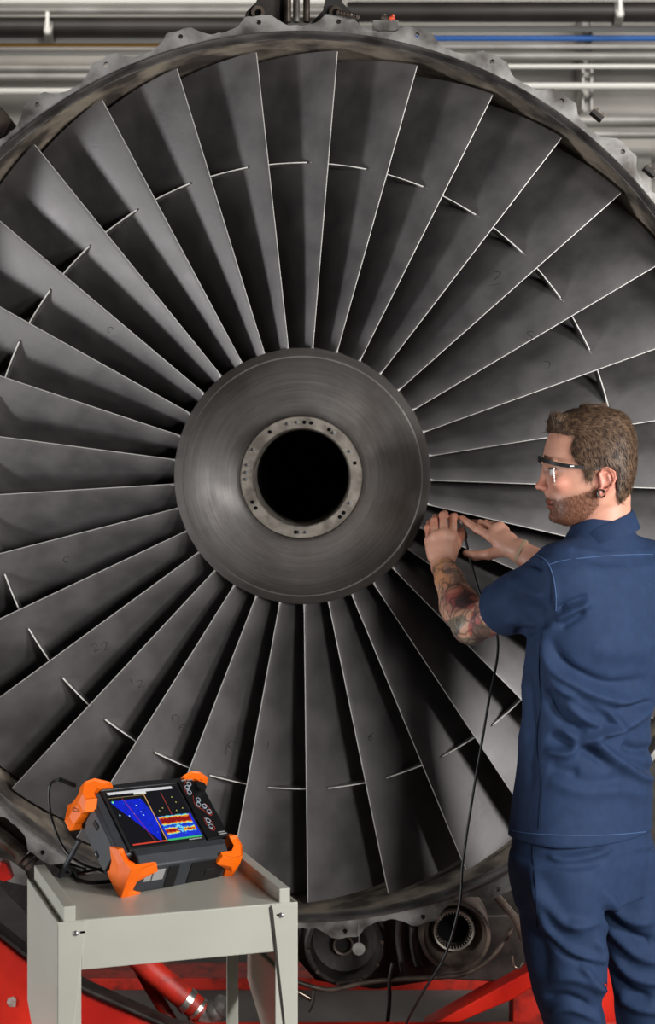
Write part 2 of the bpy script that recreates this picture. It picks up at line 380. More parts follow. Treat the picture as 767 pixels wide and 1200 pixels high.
# hub: flared drum with a crease line, a bolted mounting ring and the open bore
hub = MB().lathe([(0.22, 0.35), (0.02, 0.324), (-0.006, 0.322), (-0.012, 0.318), (-0.034, 0.301), (-0.0345, 0.297), (-0.05, 0.287), (-0.085, 0.25), (-0.115, 0.207),
    (-0.132, 0.178), (-0.142, 0.160), (-0.150, 0.153), (-0.160, 0.1505), (-0.170, 0.149)], 144).build('hub', 'hub_metal', rotor, ang=28)
ring = MB().lathe([(-0.160, 0.149), (-0.172, 0.1475), (-0.176, 0.145), (-0.176, 0.119), (-0.172, 0.1165), (-0.12, 0.1155), (0.05, 0.1155)], 144).build('mounting_ring', 'ring_metal', rotor, ang=28)
for k, a in enumerate([-14, -4, 36, 62, 118, 175, 182, 268, 275, 283, 300]):
    c = Vector((0.1325 * sin(radians(a)), -0.179, 0.1325 * cos(radians(a))))
    MB().tube([c + Vector((0, 0.003, 0)), c - Vector((0, 0.002, 0))], 0.0042, 6).tube([c, c - Vector((0, 0.007, 0))], 0.0022, 8).build('bolt', 'screw_zinc', ring)
for k, a in enumerate([3, 10, 30, 75, 130, 136, 186, 236, 243, 325]):
    c = Vector((0.1325 * sin(radians(a)), -0.1764, 0.1325 * cos(radians(a))))
    MB().lathe([(-0.0006, 0.0046), (-0.0012, 0.0042), (-0.0002, 0.0036), (-0.0002, 0.0001)], 14, c).build('bolt_hole', 'black_void', ring)
MB().lathe([(0.05, 0.1155), (0.30, 0.1155), (0.30, 0.06), (0.28, 0.055), (0.28, 0.02), (0.30, 0.015), (0.30, 0.0001)], 64).build('shaft_bore', 'black_void', rotor)
for k in range(NB):                               # root fillet lands between hub and blade
    pass

# ================================================================ FAN CASE
case = empty('fan_case', AX)
tag(case, 'large round fan case with a scalloped bolted flange around the blades', 'engine casing')
def flange_r(d):                                  # d degrees from a lobe centre, within +-5
    d = abs(d)
    if d < 1.55: return 1.1365
    if d < 1.75: return 1.1365 - (d - 1.55) / 0.2 * 0.002
    t = (d - 1.75) / 3.25; return 1.1345 - 0.0265 * (1 - (1 - min(1, t * 1.25)) ** 2.2)
fv = MB(); RI = 1.0905; Y0, Y1 = -0.100, -0.086
for s_ in range(36):
    a0 = 4.6 + 10 * s_
    out = [(radians(a0 + d), flange_r(d) + 0.0012 * sin(s_ * 7 + d * 3)) for d in np.linspace(-5, 5, 25)]
    inn = [(radians(a0 + d), RI) for d in np.linspace(5, -5, 13)]
    poly = [Vector((r * sin(a), r * cos(a), 0)) for a, r in out + inn]
    hc = Vector((1.1205 * sin(radians(a0)), 1.1205 * cos(radians(a0)), 0))
    hole = [hc + Vector((0.0062 * cos(-q), 0.0062 * sin(-q), 0)) for q in np.linspace(0, 2 * pi, 13)[:-1]]
    allp = poly + hole; tris = tessellate_polygon([poly, hole]); n = len(allp)
    vs = [(p.x, Y0, p.y) for p in allp] + [(p.x, Y1, p.y) for p in allp]
    fs = [tuple(t) for t in tris] + [tuple(i + n for i in t[::-1]) for t in tris]
    for i in range(24): fs.append((i, i + 1, n + i + 1, n + i))
    np_ = len(poly)
    for i in range(12): j = np_ + i; k = np_ + (i + 1) % 12; fs.append((j, k, n + k, n + j))
    fv.add(vs, fs)
me = bpy.data.meshes.new('flange'); me.from_pydata(fv.v, [], fv.f)
bm = bmesh.new(); bm.from_mesh(me); bmesh.ops.remove_doubles(bm, verts=bm.verts, dist=1e-5); bmesh.ops.recalc_face_normals(bm, faces=bm.faces); bm.to_mesh(me); bm.free()
fl = link('flange', me, 'flange_metal', case)
MB().lathe([(-0.101, 1.094), (-0.106, 1.093), (-0.108, 1.0905), (-0.104, 1.0885), (-0.088, 1.0875), (-0.086, 1.0885), (-0.060, 1.087), (-0.057, 1.0845)], 240).build('front_lip', 'lip_metal', case)
MB().lathe([(-0.058, 1.0842), (0.10, 1.0825), (0.35, 1.08), (0.5, 1.08)], 240).build('inner_liner', 'liner', case)
MB().lathe([(-0.09, 1.1), (-0.05, 1.097), (0.2, 1.10), (0.9, 1.10), (0.9, 1.09), (0.5, 1.082)], 160).build('outer_barrel', 'casing_dark', case)
for yy in (0.05, 0.42, 0.88):
    MB().lathe([(yy - 0.008, 1.09), (yy - 0.008, 1.118), (yy + 0.008, 1.118), (yy + 0.008, 1.09)], 120).build('stiffening_rib', 'flange_metal', case)
# core behind the fan: back plate, splitter lip and stator vanes glimpsed between blade roots
core = empty('engine_core', AX); tag(core, 'dark engine core with stator vanes glimpsed through gaps between the fan blades', 'engine core')
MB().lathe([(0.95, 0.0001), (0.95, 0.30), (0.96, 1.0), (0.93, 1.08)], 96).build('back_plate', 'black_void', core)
MB().lathe([(0.24, 0.35), (0.40, 0.37), (0.95, 0.40)], 96).build('inner_fairing', 'casing_dark', core)
MB().lathe([(0.95, 0.60), (0.40, 0.555), (0.385, 0.548), (0.40, 0.540), (0.95, 0.55)], 128).build('splitter_lip', 'light_alloy', core)
vv = MB().box((-0.004, 0.42, 0.375), (0.004, 0.52, 0.552)).build('stator_vane', 'vane_brown', core)
for k in range(1, 44):
    c = copy_tree(vv, core); c.rotation_euler = (0, 2 * pi * k / 44, 0.0)
gv = MB().box((-0.006, 0.62, 0.57), (0.006, 0.86, 1.09)).build('guide_vane', 'casing_dark', core)
for k in range(1, 30):
    c = copy_tree(gv, core); c.rotation_euler = (0, 2 * pi * k / 30, 0.0)

# pen marks on some blades, laid on the blade faces
def pen_marks():
    me = bl0.data; bv = BVHTree.FromPolygons([v.co.copy() for v in me.vertices], [tuple(p.vertices) for p in me.polygons])
    roots = [o for o in bpy.data.objects if o.name.startswith('fan_blade')]
    glyph = {'2': [(0, .2), (.3, 0), (.7, .2), (.5, .6), (0, 1), (.8, 1)], '7': [(0, 0), (.8, 0), (.3, 1)], '6': [(.6, 0), (.1, .5), (.2, 1), (.6, .8), (.4, .5), (.1, .7)], '1': [(.3, 0), (.4, 1)],
             'c': [(.8, .1), (.3, 0), (.0, .5), (.5, .9)], '-': [(0, .5), (1, .4)], '5': [(.7, 0), (.1, 0), (.1, .4), (.7, .6), (.5, 1), (0, .9)]}
    marks = [('7', 579, 318, 10, .3), ('-', 572, 328, 14, -.1), ('2', 106, 756, 9, -.5), ('2', 118, 754, 9, -.5), ('c', 74, 652, 9, 0), ('1', 150, 796, 8, -.3), ('2', 160, 798, 8, -.3), ('c', 204, 836, 10, .6), ('6', 212, 846, 10, .4),
             ('1', 262, 872, 12, .2), ('c', 268, 868, 10, .2), ('6', 432, 858, 9, .2), ('1', 312, 868, 9, .3), ('5', 618, 388, 10, .2), ('c', 646, 428, 10, 2.5), ('c', 128, 382, 8, .5), ('1', 146, 258, 7, .9)]
    for ch, x, y, sz, rot in marks:
        pts = []; own = None
        for a, b in s2_(glyph[ch]):
            px_ = x + sz * (a * cos(rot) - b * sin(rot)); py_ = y + sz * (a * sin(rot) + b * cos(rot)); best = None
            for o in roots:
                M = Matrix.Translation(AX) @ Matrix.Rotation(o.rotation_euler.y, 4, 'Y'); Mi = M.inverted(); c = Mi @ CAM; d = (Mi.to_3x3() @ (W(px_, py_, 0) - CAM)).normalized()
                h = bv.ray_cast(c, d)
                if h[0] is not None and (best is None or h[3] < best[0]): best = (h[3], o, h[0] + h[1] * (.0002 if h[1].dot(d) < 0 else -.0002))
            if best is None: continue
            own = own or best[1]
            if best[1] is own: pts.append(best[2])
        if len(pts) > 2: MB().tube(pts, 0.0007, 4, False).build('pen_mark', 'pen_ink', own)
def s2_(P): return [tuple(q)[:2] for q in spline([(a, b, 0) for a, b in P], 3)]
pen_marks()

# top hanger: clevis with bolts above the flange
hang = empty('engine_hanger', W(345, 12, -0.02)); tag(hang, 'dark steel hanger bracket bolted above the top of the fan case', 'bracket')
def hx(px, py, Y=-0.02): return W(px, py, Y) - W(345, 12, -0.02)
def vplate(pts, Ya, Yb, name, m, parent, origin, bevel=0.002):     # plate outlined at depth Ya (pixel outline), extruded to Yb
    P = [W(x, y, Ya) - origin for x, y in pts]
    b = MB(); n = len(P); off = Vector((0, Yb - Ya, 0))
    b.add(P + [p + off for p in P], [tuple(range(n))[::-1], tuple(range(n, 2*n))] + [(i, (i+1) % n, n + (i+1) % n, n + i) for i in range(n)])
    return b.build(name, m, parent, ang=40, bevel=bevel)
HO = W(345, 12, -0.02)
vplate([(284, 30), (288, 14), (300, 2), (305, -14), (335, -14), (337, 30)], -0.03, 0.02, 'clevis_plate', 'cast_dark', hang, HO)
vplate([(362, 30), (378, 12), (384, -14), (402, -14), (400, 2), (416, 18), (422, 30)], -0.03, 0.02, 'clevis_plate', 'casing_dark', hang, HO)
for x0, m in ((334, 'pipe_steel'), (344, 'flange_metal'), (356, 'cast_brown')):
    MB().tube([hx(x0 + 3, 26, -0.05), hx(x0 + 3, -16, -0.05)], 0.0085, 14).build('bolt_shank', m, hang)
for (cx, cy) in ((302, 15), (393, 15)):
    c = hx(cx, cy, -0.035)
    MB().lathe([(0, 0.008), (-0.006, 0.009), (-0.006, 0.0165), (0.004, 0.0175)], 28, c).build('bushing', 'pipe_steel' if cx > 350 else 'cast_brown', hang)
    MB().tube([c + Vector((0, 0.003, 0)), c + Vector((0, 0.001, 0))], 0.0085, 20).build('bore', 'black_void', hang)
MB().tube(spline([hx(394, 14, -0.12), hx(403, 16, -0.12), hx(412, 18, -0.12), (hx(420, 20, -0.11))]), 0.0055, 10).build('bonding_strap', 'pipe_steel', hang)
for k in range(7):
    q = hx(396 + k*3.6, 14.5 + k*0.8, -0.12)
    MB().tube([q - Vector((0.0018, 0, 0)), q + Vector((0.0018, 0, 0))], 0.0072, 12).build('strap_coil', 'cast_brown', hang)
t = empty('cap_fitting', W(458, 22, -0.09)); tag(t, 'small orange-red cap on a fitting above the top flange', 'cap')
MB().ball((0, 0, 0), (0.010, 0.008, 0.007), 10).tube([(0, 0, -0.006), (0.006, 0, 0.010)], 0.0045, 8).build('cap', 'orange_cap', t)
MB().box((-0.045, -0.004, -0.030), (0.018, 0.004, -0.004)).build('base_plate', 'flange_metal', t, smooth=False, bevel=0.001)
MB().tube([(-0.022, 0.005, 0.004), (-0.004, 0.0, -0.001)], 0.007, 10).tube([(-0.016, 0.005, -0.01), (-0.016, 0.005, 0.012)], 0.005, 8).build('fitting', 'cast_brown', t)
for (x, y, lb) in ((700, 134, 'small dark clip standing on the upper right flange'), (762, 200, 'small worn clip on the flange at the right edge of the picture')):
    c = W(x, y, -0.085); t = empty('flange_clip', c, (0, radians(40), 0)); tag(t, lb, 'clip', 'clips on the upper right flange')
    big = 1.0 if x > 650 else 0.5
    MB().box((-0.017*big, 0, -0.006*big), (0.017*big, 0.03, 0.006*big)).build('clip_body', 'cast_dark', t, smooth=False, bevel=0.001)
    MB().box((-0.012*big, 0.005, 0.006*big), (-0.006*big, 0.02, 0.014*big)).box((0.006*big, 0.005, 0.006*big), (0.012*big, 0.02, 0.014*big)).build('lug', 'cast_brown', t, smooth=False)
t = empty('case_bracket', W(2, 140, -0.04)); tag(t, 'rusty brown bracket beside the upper left flange at the picture edge', 'bracket')
vplate([(-14, 118), (2, 126), (14, 142), (6, 158), (-14, 172)], -0.03, 0.03, 'bracket_plate', 'cast_brown', t, W(2, 140, -0.04))

# ================================================================ BELOW THE CASE: gearbox, ports, pipes
gb = empty('accessory_gearbox', W(470, 1110, 0.25)); GO = W(470, 1110, 0.25)
tag(gb, 'dark accessory gearbox with two round ports under the fan case', 'gearbox')
vplate([(352, 1078), (640, 1070), (640, 1140), (596, 1152), (520, 1148), (440, 1160), (370, 1150), (344, 1120)], 0.22, 0.5, 'housing', 'cast_dark', gb, GO, 0.006)
def port(cx, cy, Y, R, prof, m, name):
    c = W(cx, cy, Y) - GO
    return MB().lathe([(y, r * R) for y, r in prof], 64, c).build(name, m, gb, ang=30)
R1 = 44 / FPX * 3.95
p1 = port(404, 1108, 0.15, R1, [(0.08, 1.12), (0.0, 1.08), (-0.006, 1.02), (-0.006, 0.93), (0.004, 0.9), (0.05, 0.86), (0.065, 0.4), (0.065, 0.001)], 'cast_dark', 'drive_port')
MB().lathe([(0.0, 0.021), (-0.01, 0.022), (-0.012, 0.027), (0.0, 0.029)], 32, W(402, 1106, 0.20) - GO).build('shaft_seal', 'cast_brown', p1)
for k in range(10):
    a = k * 2 * pi / 10 + 0.2; c = W(404, 1108, 0.14) - GO + Vector((R1*sin(a)*0.99, 0.002, R1*cos(a)*0.99))
    MB().tube([c, c - Vector((0, 0.012, 0))], 0.0055, 6).build('stud', 'cast_brown', p1)
R2 = 42 / FPX * 3.9
p2 = port(533, 1096, 0.10, R2, [(0.12, 1.05), (0.0, 1.0), (-0.01, 0.97), (-0.012, 0.88), (0.0, 0.84), (0.02, 0.80), (0.045, 0.62), (0.05, 0.56)], 'cast_brown', 'starter_port')
c2 = W(531, 1090, 0.12) - GO; R3 = 24 / FPX * 3.92
MB().lathe([(0.02, 1.06*R3), (-0.002, 1.04*R3), (-0.008, 0.98*R3), (-0.006, 0.90*R3), (0.05, 0.88*R3)], 48, c2).build('spline_ring', 'ring_metal', p2, ang=30)
sm = MB()
for k in range(36):
    a = 2 * pi * k / 36; M = Matrix.Translation(c2) @ Matrix.Rotation(a, 4, 'Y')
    sm.box((-0.0016, -0.003, 0.80*R3), (0.0016, 0.03, 0.90*R3), M)
so = sm.build('spline_teeth', 'ring_metal', p2, smooth=False)
MB().lathe([(0.045, 0.9*R3), (0.05, 0.3*R3), (0.05, 0.0001)], 32, c2).build('bore', 'black_void', p2)
def pipe(name, pts, r, m, label, cat='pipe', n=12, parent=None, grp=None):
    P = spline([W(*q) for q in pts]); o = MB().tube(P, r, n).build(name, m, parent)
    if not parent: tag(o, label, cat, grp)
    return o
pipe('oil_pipe', [(345, 1150, .12), (385, 1160, .12), (425, 1152, .10), (470, 1147, .10), (540, 1142, .08), (575, 1122, .08), (600, 1088, .1)], 0.0065, 'cast_brown', 'thin brown oil pipe running below the two round ports')
pipe('drain_pipe', [(574, 1042, .0), (590, 1060, .02), (604, 1078, .03), (612, 1100, .05)], 0.010, 'cast_brown', 'brown drain pipe beside the trousers under the case')
pipe('rubber_hose', [(460, 1128, .1), (456, 1150, .1), (456, 1175, .14), (452, 1215, .2)], 0.0055, 'cast_dark', 'dark hose hanging down below the gearbox')
pipe('fuel_pipe', [(470, 1070, .1), (468, 1100, .12), (474, 1140, .12)], 0.012, 'cast_dark', 'dark upright pipe between the two round ports')
pipe('fuel_pipe', [(486, 1085, .16), (487, 1110, .16), (492, 1130, .16)], 0.016, 'cast_dark', 'thick dark pipe just left of the toothed port')
pipe('lever_rod', [(340, 1158, .05), (352, 1164, .05), (366, 1172, .05)], 0.0065, 'pipe_steel', 'short bright rod beside the right cart leg')
pipe('lever_rod', [(361, 1186, .04), (366, 1174, .04), (368, 1160, .04)], [0.002] + [0.005] * 16, 'cast_dark', 'dark pointed lever at the end of the short bright rod')
t = pipe('wire_hook', [(600, 1120, .0), (602, 1132, .0), (608, 1134, .0), (613, 1128, .0)], 0.003, 'pipe_steel', 'small bright wire hook beside the trousers', 'hook')
# hanging tag
T0 = W(420, 1112, -0.115); tg = empty('round_tag', T0); tag(tg, 'round grey metal tag hanging on a wire under the bottom flange', 'tag')
MB().lathe([(-0.0015, 0.0001), (-0.0015, 0.0155), (0.0015, 0.0155), (0.0015, 0.0001)], 28).build('disc', 'light_alloy', tg)
MB().tube([(0, 0, 0.013), (0.001, 0, 0.035), (0, 0.012, 0.058)], 0.0009, 6).build('wire', 'screw_zinc', tg)
# lower left fittings
fo = W(20, 985, 0.02)
ft = empty('pipe_coupling', fo); tag(ft, 'bright steel coupling and duct crossing behind the lower left flange', 'coupling')
MB().tube([W(-30, 958, .03) - fo, W(4, 982, .03) - fo, W(26, 1000, .03) - fo], 0.020, 20).build('steel_pipe', 'pipe_steel', ft)
MB().tube([W(-30, 935, .06) - fo, W(10, 968, .06) - fo, W(36, 990, .06) - fo], 0.014, 20).build('brown_pipe', 'cast_brown', ft)
for (xa, ya, xb, yb, r) in ((24, 999, 29, 1003, .027), (31, 1003, 35, 1007, .022), (38, 1008, 41, 1011, .026)):
    MB().tube([W(xa, ya, .03) - fo, W(xb, yb, .03) - fo], r, 20).build('collar', 'cast_brown', ft)
MB().tube(spline([W(-10, 945, .1) - fo, W(10, 958, .1) - fo, W(26, 975, .1) - fo, W(40, 990, .12) - fo]), [0.03] * 9 + [0.034] * 8 + [0.03] * 8, 20).build('duct', 'flange_metal', ft)
vplate([(-20, 1000), (12, 1008), (30, 1020), (38, 1040), (10, 1034), (-20, 1020)], .10, .16, 'shield', 'light_alloy', ft, fo)
vplate([(0, 1010), (8, 1012), (14, 1030), (4, 1034), (-4, 1028)], .02, .05, 'red_bracket', 'red_paint', ft, fo)
vplate([(-30, 930), (60, 1010), (120, 1050), (120, 1090), (30, 1070), (-30, 1010)], .30, .5, 'dark_body', 'cast_dark', ft, fo, 0.004)

# ================================================================ RED ENGINE STAND
SO = Vector((0, 0.6, 0)); st = empty('engine_stand', SO); tag(st, 'red painted steel engine stand with worn beams under the engine', 'stand')
def splate(pts, Ya, Yb, name, m, bevel=0.004): return vplate(pts, Ya, Yb, name, m, st, SO, bevel)
splate([(-60, 1062), (0, 1102), (27, 1124), (100, 1166), (200, 1210), (330, 1240), (330, 1262), (-60, 1262)], -0.10, -0.06, 'side_beam', 'red_paint')
splate([(-60, 1052), (0, 1093), (27, 1115), (100, 1158), (200, 1203), (330, 1235), (330, 1240), (200, 1208), (100, 1163), (27, 1121), (0, 1099), (-60, 1058)], -0.12, -0.06, 'beam_edge', 'cast_dark')
splate([(9, 1170), (16, 1168), (19, 1172), (18, 1180), (11, 1180), (8, 1175)], -0.103, -0.1, 'paint_chip', 'paint_chip', 0)
b = MB()
P = spline([W(140, 1100, .02), W(175, 1135, .0), (W(205, 1160, .0)), W(236, 1186, .0)]); b.tube(P, 0.030, 22).build('red_tube', 'red_paint_worn', st)
KIDS[st.name][-1].location = -SO
def band(xa, ya, xb, yb, Y, r, m, n='clamp_band'):
    o = MB().tube([W(xa, ya, Y) - SO, W(xb, yb, Y) - SO], r, 24).build(n, m, st); return o
band(216, 1170, 222, 1175, .0, .0325, 'silver_band'); band(229, 1181, 232, 1184, .0, .0325, 'silver_band')
b = MB().tube([W(236, 1186, 0) - SO, W(244, 1190, 0) - SO, W(254, 1184, .0) - SO, W(262, 1170, .02) - SO], [.027, .03, .03, .02], 20).ball(W(250, 1186, 0) - SO, .032, 14); b.build('elbow', 'flange_metal', st)
b = MB().tube([W(150, 1110, .08) - SO, W(175, 1155, .08) - SO, W(212, 1215, .06) - SO], 0.016, 14); b.build('brace_tube', 'red_paint_worn', st)
# cross beam and legs at the rear
zt = W(0, 1140, 0.9).z
box('cross_beam', (-1.4, 0.25, 0.001), (1.36, 0.40, zt), 'red_paint_worn', st, 0.004); KIDS[st.name][-1].location = (0, 0, 0)
splate([(650, 1122), (655, 1138), (600, 1172), (520, 1206), (498, 1206), (580, 1160)], 0.16, 0.24, 'diagonal_brace', 'red_paint')
splate([(690, 1120), (720, 1120), (726, 1250), (696, 1250)], 0.14, 0.22, 'stand_leg', 'red_paint')
splate([(600, 1160), (760, 1150), (760, 1215), (600, 1215)], 0.26, 0.34, 'rear_plate', 'red_paint_worn')
z0 = W(0, 1196, -0.1).z
for (x0, x1, y0, y1) in ((-1.3, -1.15, -0.1, 1.2), (1.22, 1.38, 0.2, 1.2)):
    box('foot_beam', (x0, y0, -0.0), (x1, y1, 0.14), 'red_paint', st, 0.004); KIDS[st.name][-1].location = (0, -0.6, 0)
for (x0, y0) in ((-1.22, 0.9), (1.30, 0.9)):
    box('upright', (x0 - 0.05, y0 - 0.05, 0.1), (x0 + 0.05, y0 + 0.05, 1.75), 'red_paint', st, 0.004); KIDS[st.name][-1].location = (0, -0.6, 0)
    MB().tube([(x0, 0.3, 1.70), (x0 * 0.86, 0.3, 1.68)], 0.04, 16).build('trunnion', 'cast_dark', st)
z0 = W(0, 1197, -0.02).z
box('front_rail', (-1.3, -0.12, 0.0), (0.9, -0.02, z0), 'red_paint', st, 0.004); KIDS[st.name][-1].location = (0, -0.6, 0)
# grey slab (pallet top) seen between the legs
sl = box('base_slab', (-0.6, 0.56, 0.0), (0.86, 0.84, 0.067), 'concrete', None, 0.004); tag(sl, 'low grey slab on the floor beneath the engine', 'plinth')

# ================================================================ CART
yaw = 0.282; sk = 0.085; CW, CD, CZ = 0.470, 0.31, 0.835
CB = Vector((-0.451, -0.961, 0.0))
cart = empty('tool_cart', CB); tag(cart, 'pale grey sheet-metal cart with raised side rails carrying the test instrument', 'cart')
ex = Vector((cos(yaw), sin(yaw), 0)); ey = Vector((-sin(yaw + sk), cos(yaw + sk), 0)); ez = Vector((0, 0, 1))
CM = Matrix(((ex.x, ey.x, 0, 0), (ex.y, ey.y, 0, 0), (0, 0, 1, 0), (0, 0, 0, 1)))
def cbox(name, lo, hi, m='cart_paint', bevel=0.0015): return MB().box(lo, hi, CM).build(name, m, cart, smooth=False, bevel=bevel)
cbox('top_shelf', (0.012, 0.002, CZ - 0.004), (CW - 0.012, CD, CZ))
cbox('front_apron', (0.046, -0.001, CZ - 0.094), (CW - 0.046, 0.003, CZ - 0.0))
cbox('rear_apron', (0.02, CD - 0.003, CZ - 0.094), (CW - 0.02, CD, CZ - 0.004))
for sgn in (0, 1):
    X = lambda v: v if sgn == 0 else CW - v
    def sb(name, x0, x1, y0, y1, z0, z1, m='cart_paint', bv=0.0015):
        a_, b_ = sorted((X(x0), X(x1))); return cbox(name, (a_, y0, z0), (b_, y1, z1), m, bv)
    sb('side_rail', 0.014, 0.036, 0.003, CD, CZ - 0.002, CZ + 0.027)
    sb('rail_channel', 0.003, 0.014, 0.004, CD, CZ - 0.012, CZ - 0.006)
    # side sheet with its chamfered rear corner
    pts = [(0.0, CZ), (CD, CZ), (CD, 0.585), (0.62 * CD, 0.50), (0.62 * CD, 0.02), (0.0, 0.02)]
    xa, xb = sorted((X(0.0), X(0.003)))
    MB().prism(pts, xa, xb, lambda a, b, c: CM @ Vector((c, a, b))).build('side_sheet', 'cart_paint', cart, smooth=False, bevel=0.001)
    sb('corner_post', 0.0, 0.046, -0.002, 0.002, 0.02, CZ)
    # gusset with a slanting inner edge
    gp = [(X(0.002), CZ - 0.001), (X(0.055), CZ - 0.001), (X(0.052), CZ - 0.01), (X(0.022), 0.55), (X(0.002), 0.55)]
    MB().prism(gp, -0.0045, -0.002, lambda a, b, c: CM @ Vector((a, c, b))).build('gusset', 'cart_paint', cart, smooth=False, bevel=0.0008)
    g2 = [(X(0.0545), CZ - 0.005), (X(0.058), CZ - 0.005), (X(0.025), 0.55), (X(0.022), 0.55)]
    if sgn: MB().prism(g2, -0.0035, -0.0015, lambda a, b, c: CM @ Vector((a, c, b))).build('gusset_shadow', 'cast_dark', cart, smooth=False)  # dark strip standing in for the shadow along the right gusset's edge
    c = CM @ Vector((X(0.035), -0.006, CZ - 0.022)); 
    sc_ = MB().ball(c, (0.0055, 0.0035, 0.0055), 12).build('screw', 'screw_zinc', cart)
    q = X(0.043) if sgn == 0 else X(0.044)
    cbox('slot', (min(q, q + 0.009 * (1 if sgn == 0 else 1)), -0.0052, CZ - 0.0235), (q + 0.009, -0.0044, CZ - 0.0195), 'black_void', 0)
    sb('rear_post', 0.022, 0.048, CD - 0.003, CD, 0.02, CZ - 0.01)
    sb('lower_rail', 0.006, 0.012, 0.01, CD - 0.005, 0.655, 0.672)
    sb('side_post', 0.004, 0.016, 0.0, 0.02, 0.02, CZ - 0.01)
cbox('lower_shelf', (0.012, 0.01, 0.22), (CW - 0.012, CD - 0.01, 0.226))
for (u, v) in ((0.03, 0.03), (CW - 0.03, 0.03), (0.03, CD * 0.55), (CW - 0.03, CD * 0.55)):
    c = CM @ Vector((u, v, 0)); MB().tube([c + Vector((-0.008, 0, 0.018)), c + Vector((0.008, 0, 0.018))], 0.018, 16).build('caster', 'rubber_black', cart)

# ================================================================ TEST INSTRUMENT
yd, td, rd = 0.754, -0.879, 0.082
DW, DT, DH = 0.27, 0.077, 0.164
Rz = Matrix.Rotation(yd, 4, 'Z'); Rx = Matrix.Rotation(td, 4, 'X'); Ry = Matrix.Rotation(rd, 4, 'Y')
dev = empty('flaw_detector', (-0.351, -0.800, 0.916))
dev.matrix_world = Matrix.Translation((-0.351, -0.800, 0.9185)) @ Rz @ Rx @ Ry
tag(dev, 'portable ultrasonic test instrument with orange corner bumpers, blue scan on its screen', 'test instrument')
# local: x across, y into the body, z up the face; face at y=0
def dbox(n, lo, hi, m, bevel=0.002, parent=None): return MB().box(lo, hi).build(n, m, parent or dev, smooth=False, bevel=bevel)
F3 = lambda a, b, c: Vector((a, c, b))
fr = [(0.0, 0.012), (0.012, 0.0), (DW - 0.012, 0.0), (DW, 0.012), (DW, DH - 0.012), (DW - 0.012, DH), (0.012, DH), (0.0, DH - 0.012)]
MB().prism(fr, 0.004, DT, F3).build('body', 'device_grey', dev, ang=40, bevel=0.005)
MB().prism([(0.022, 0.006), (0.212, 0.006), (0.212, DH - 0.004), (0.022, DH - 0.004)], -0.001, 0.01, F3).build('bezel', 'device_panel', dev, smooth=False, bevel=0.002)
MB().prism([(0.212, 0.004), (0.268, 0.008), (0.268, DH - 0.006), (0.212, DH - 0.002)], -0.006, 0.01, F3).build('control_panel', 'device_black', dev, smooth=False, bevel=0.002)
# chin below the screen and brow above it
MB().prism([(-0.004, 0.006), (-0.007, -0.012), (0.0, -0.036), (0.058, -0.0525), (0.070, -0.042), (DT, 0.0), (0.07, 0.006)], 0.028, DW - 0.022, lambda a, b, c: Vector((c, a, b))).build('lower_body', 'device_grey', dev, ang=25, bevel=0.003)
MB().prism([(0.02, DH - 0.004), (0.26, DH - 0.004), (0.24, DH + 0.009), (0.12, DH + 0.012), (0.03, DH + 0.008)], -0.003, 0.055, F3).build('brow', 'device_panel', dev, ang=40, bevel=0.003)
# side battery door with latch recesses
MB().prism([(0.012, 0.012), (0.066, 0.010), (0.070, 0.03), (0.070, DH - 0.03), (0.062, DH - 0.012), (0.014, DH - 0.014), (0.006, DH - 0.04), (0.006, 0.03)], -0.006, 0.004, lambda a, b, c: Vector((c, a, b))).build('battery_door', 'device_grey', dev, ang=40, bevel=0.003)
KD = KIDS[dev.name][-1]
for (a, b, h) in ((0.016, 0.085, 0.020),):
    MB().prism([(a, b), (a + 0.012, b), (a + 0.014, b + h), (a + 0.002, b + h)], -0.008, -0.0055, lambda a, b, c: Vector((c, a, b))).build('latch', 'device_black', KD, smooth=False, bevel=0.001)
for b in (0.045, 0.125):
    MB().prism([(0.058, b), (0.067, b), (0.067, b + 0.016), (0.058, b + 0.016)], -0.0085, -0.0055, lambda a, b, c: Vector((c, a, b))).build('hinge', 'device_black', KD, smooth=False, bevel=0.001)
    MB().box((-0.0092, 0.061, b + 0.006), (-0.0084, 0.0635, b + 0.010)).build('hinge_mark', 'label_white', KD, smooth=False)
# underside hatches
def under(n, x0, x1, y0, y1, h, m):
    fz = lambda y: -0.036 - 0.0165 * y / 0.058
    vs = [(x, y, fz(y) + dz) for dz in (0.002, -h) for (x, y) in ((x0, y0), (x1, y0), (x1, y1), (x0, y1))]
    return MB().add(vs, [(0,3,2,1),(4,5,6,7),(0,1,5,4),(1,2,6,5),(2,3,7,6),(3,0,4,7)]).build(n, m, dev, smooth=False, bevel=0.0006)
under('hatch', 0.10, 0.125, 0.006, 0.054, 0.0022, 'device_black'); under('hatch', 0.155, 0.240, 0.006, 0.052, 0.0022, 'device_black')
under('rating_plate', 0.045, 0.062, 0.010, 0.034, 0.0012, 'label_dim'); under('rating_plate', 0.065, 0.092, 0.010, 0.034, 0.0012, 'label_dim')
under('port_socket', 0.195, 0.218, 0.024, 0.040, 0.0035, 'rubber_black')
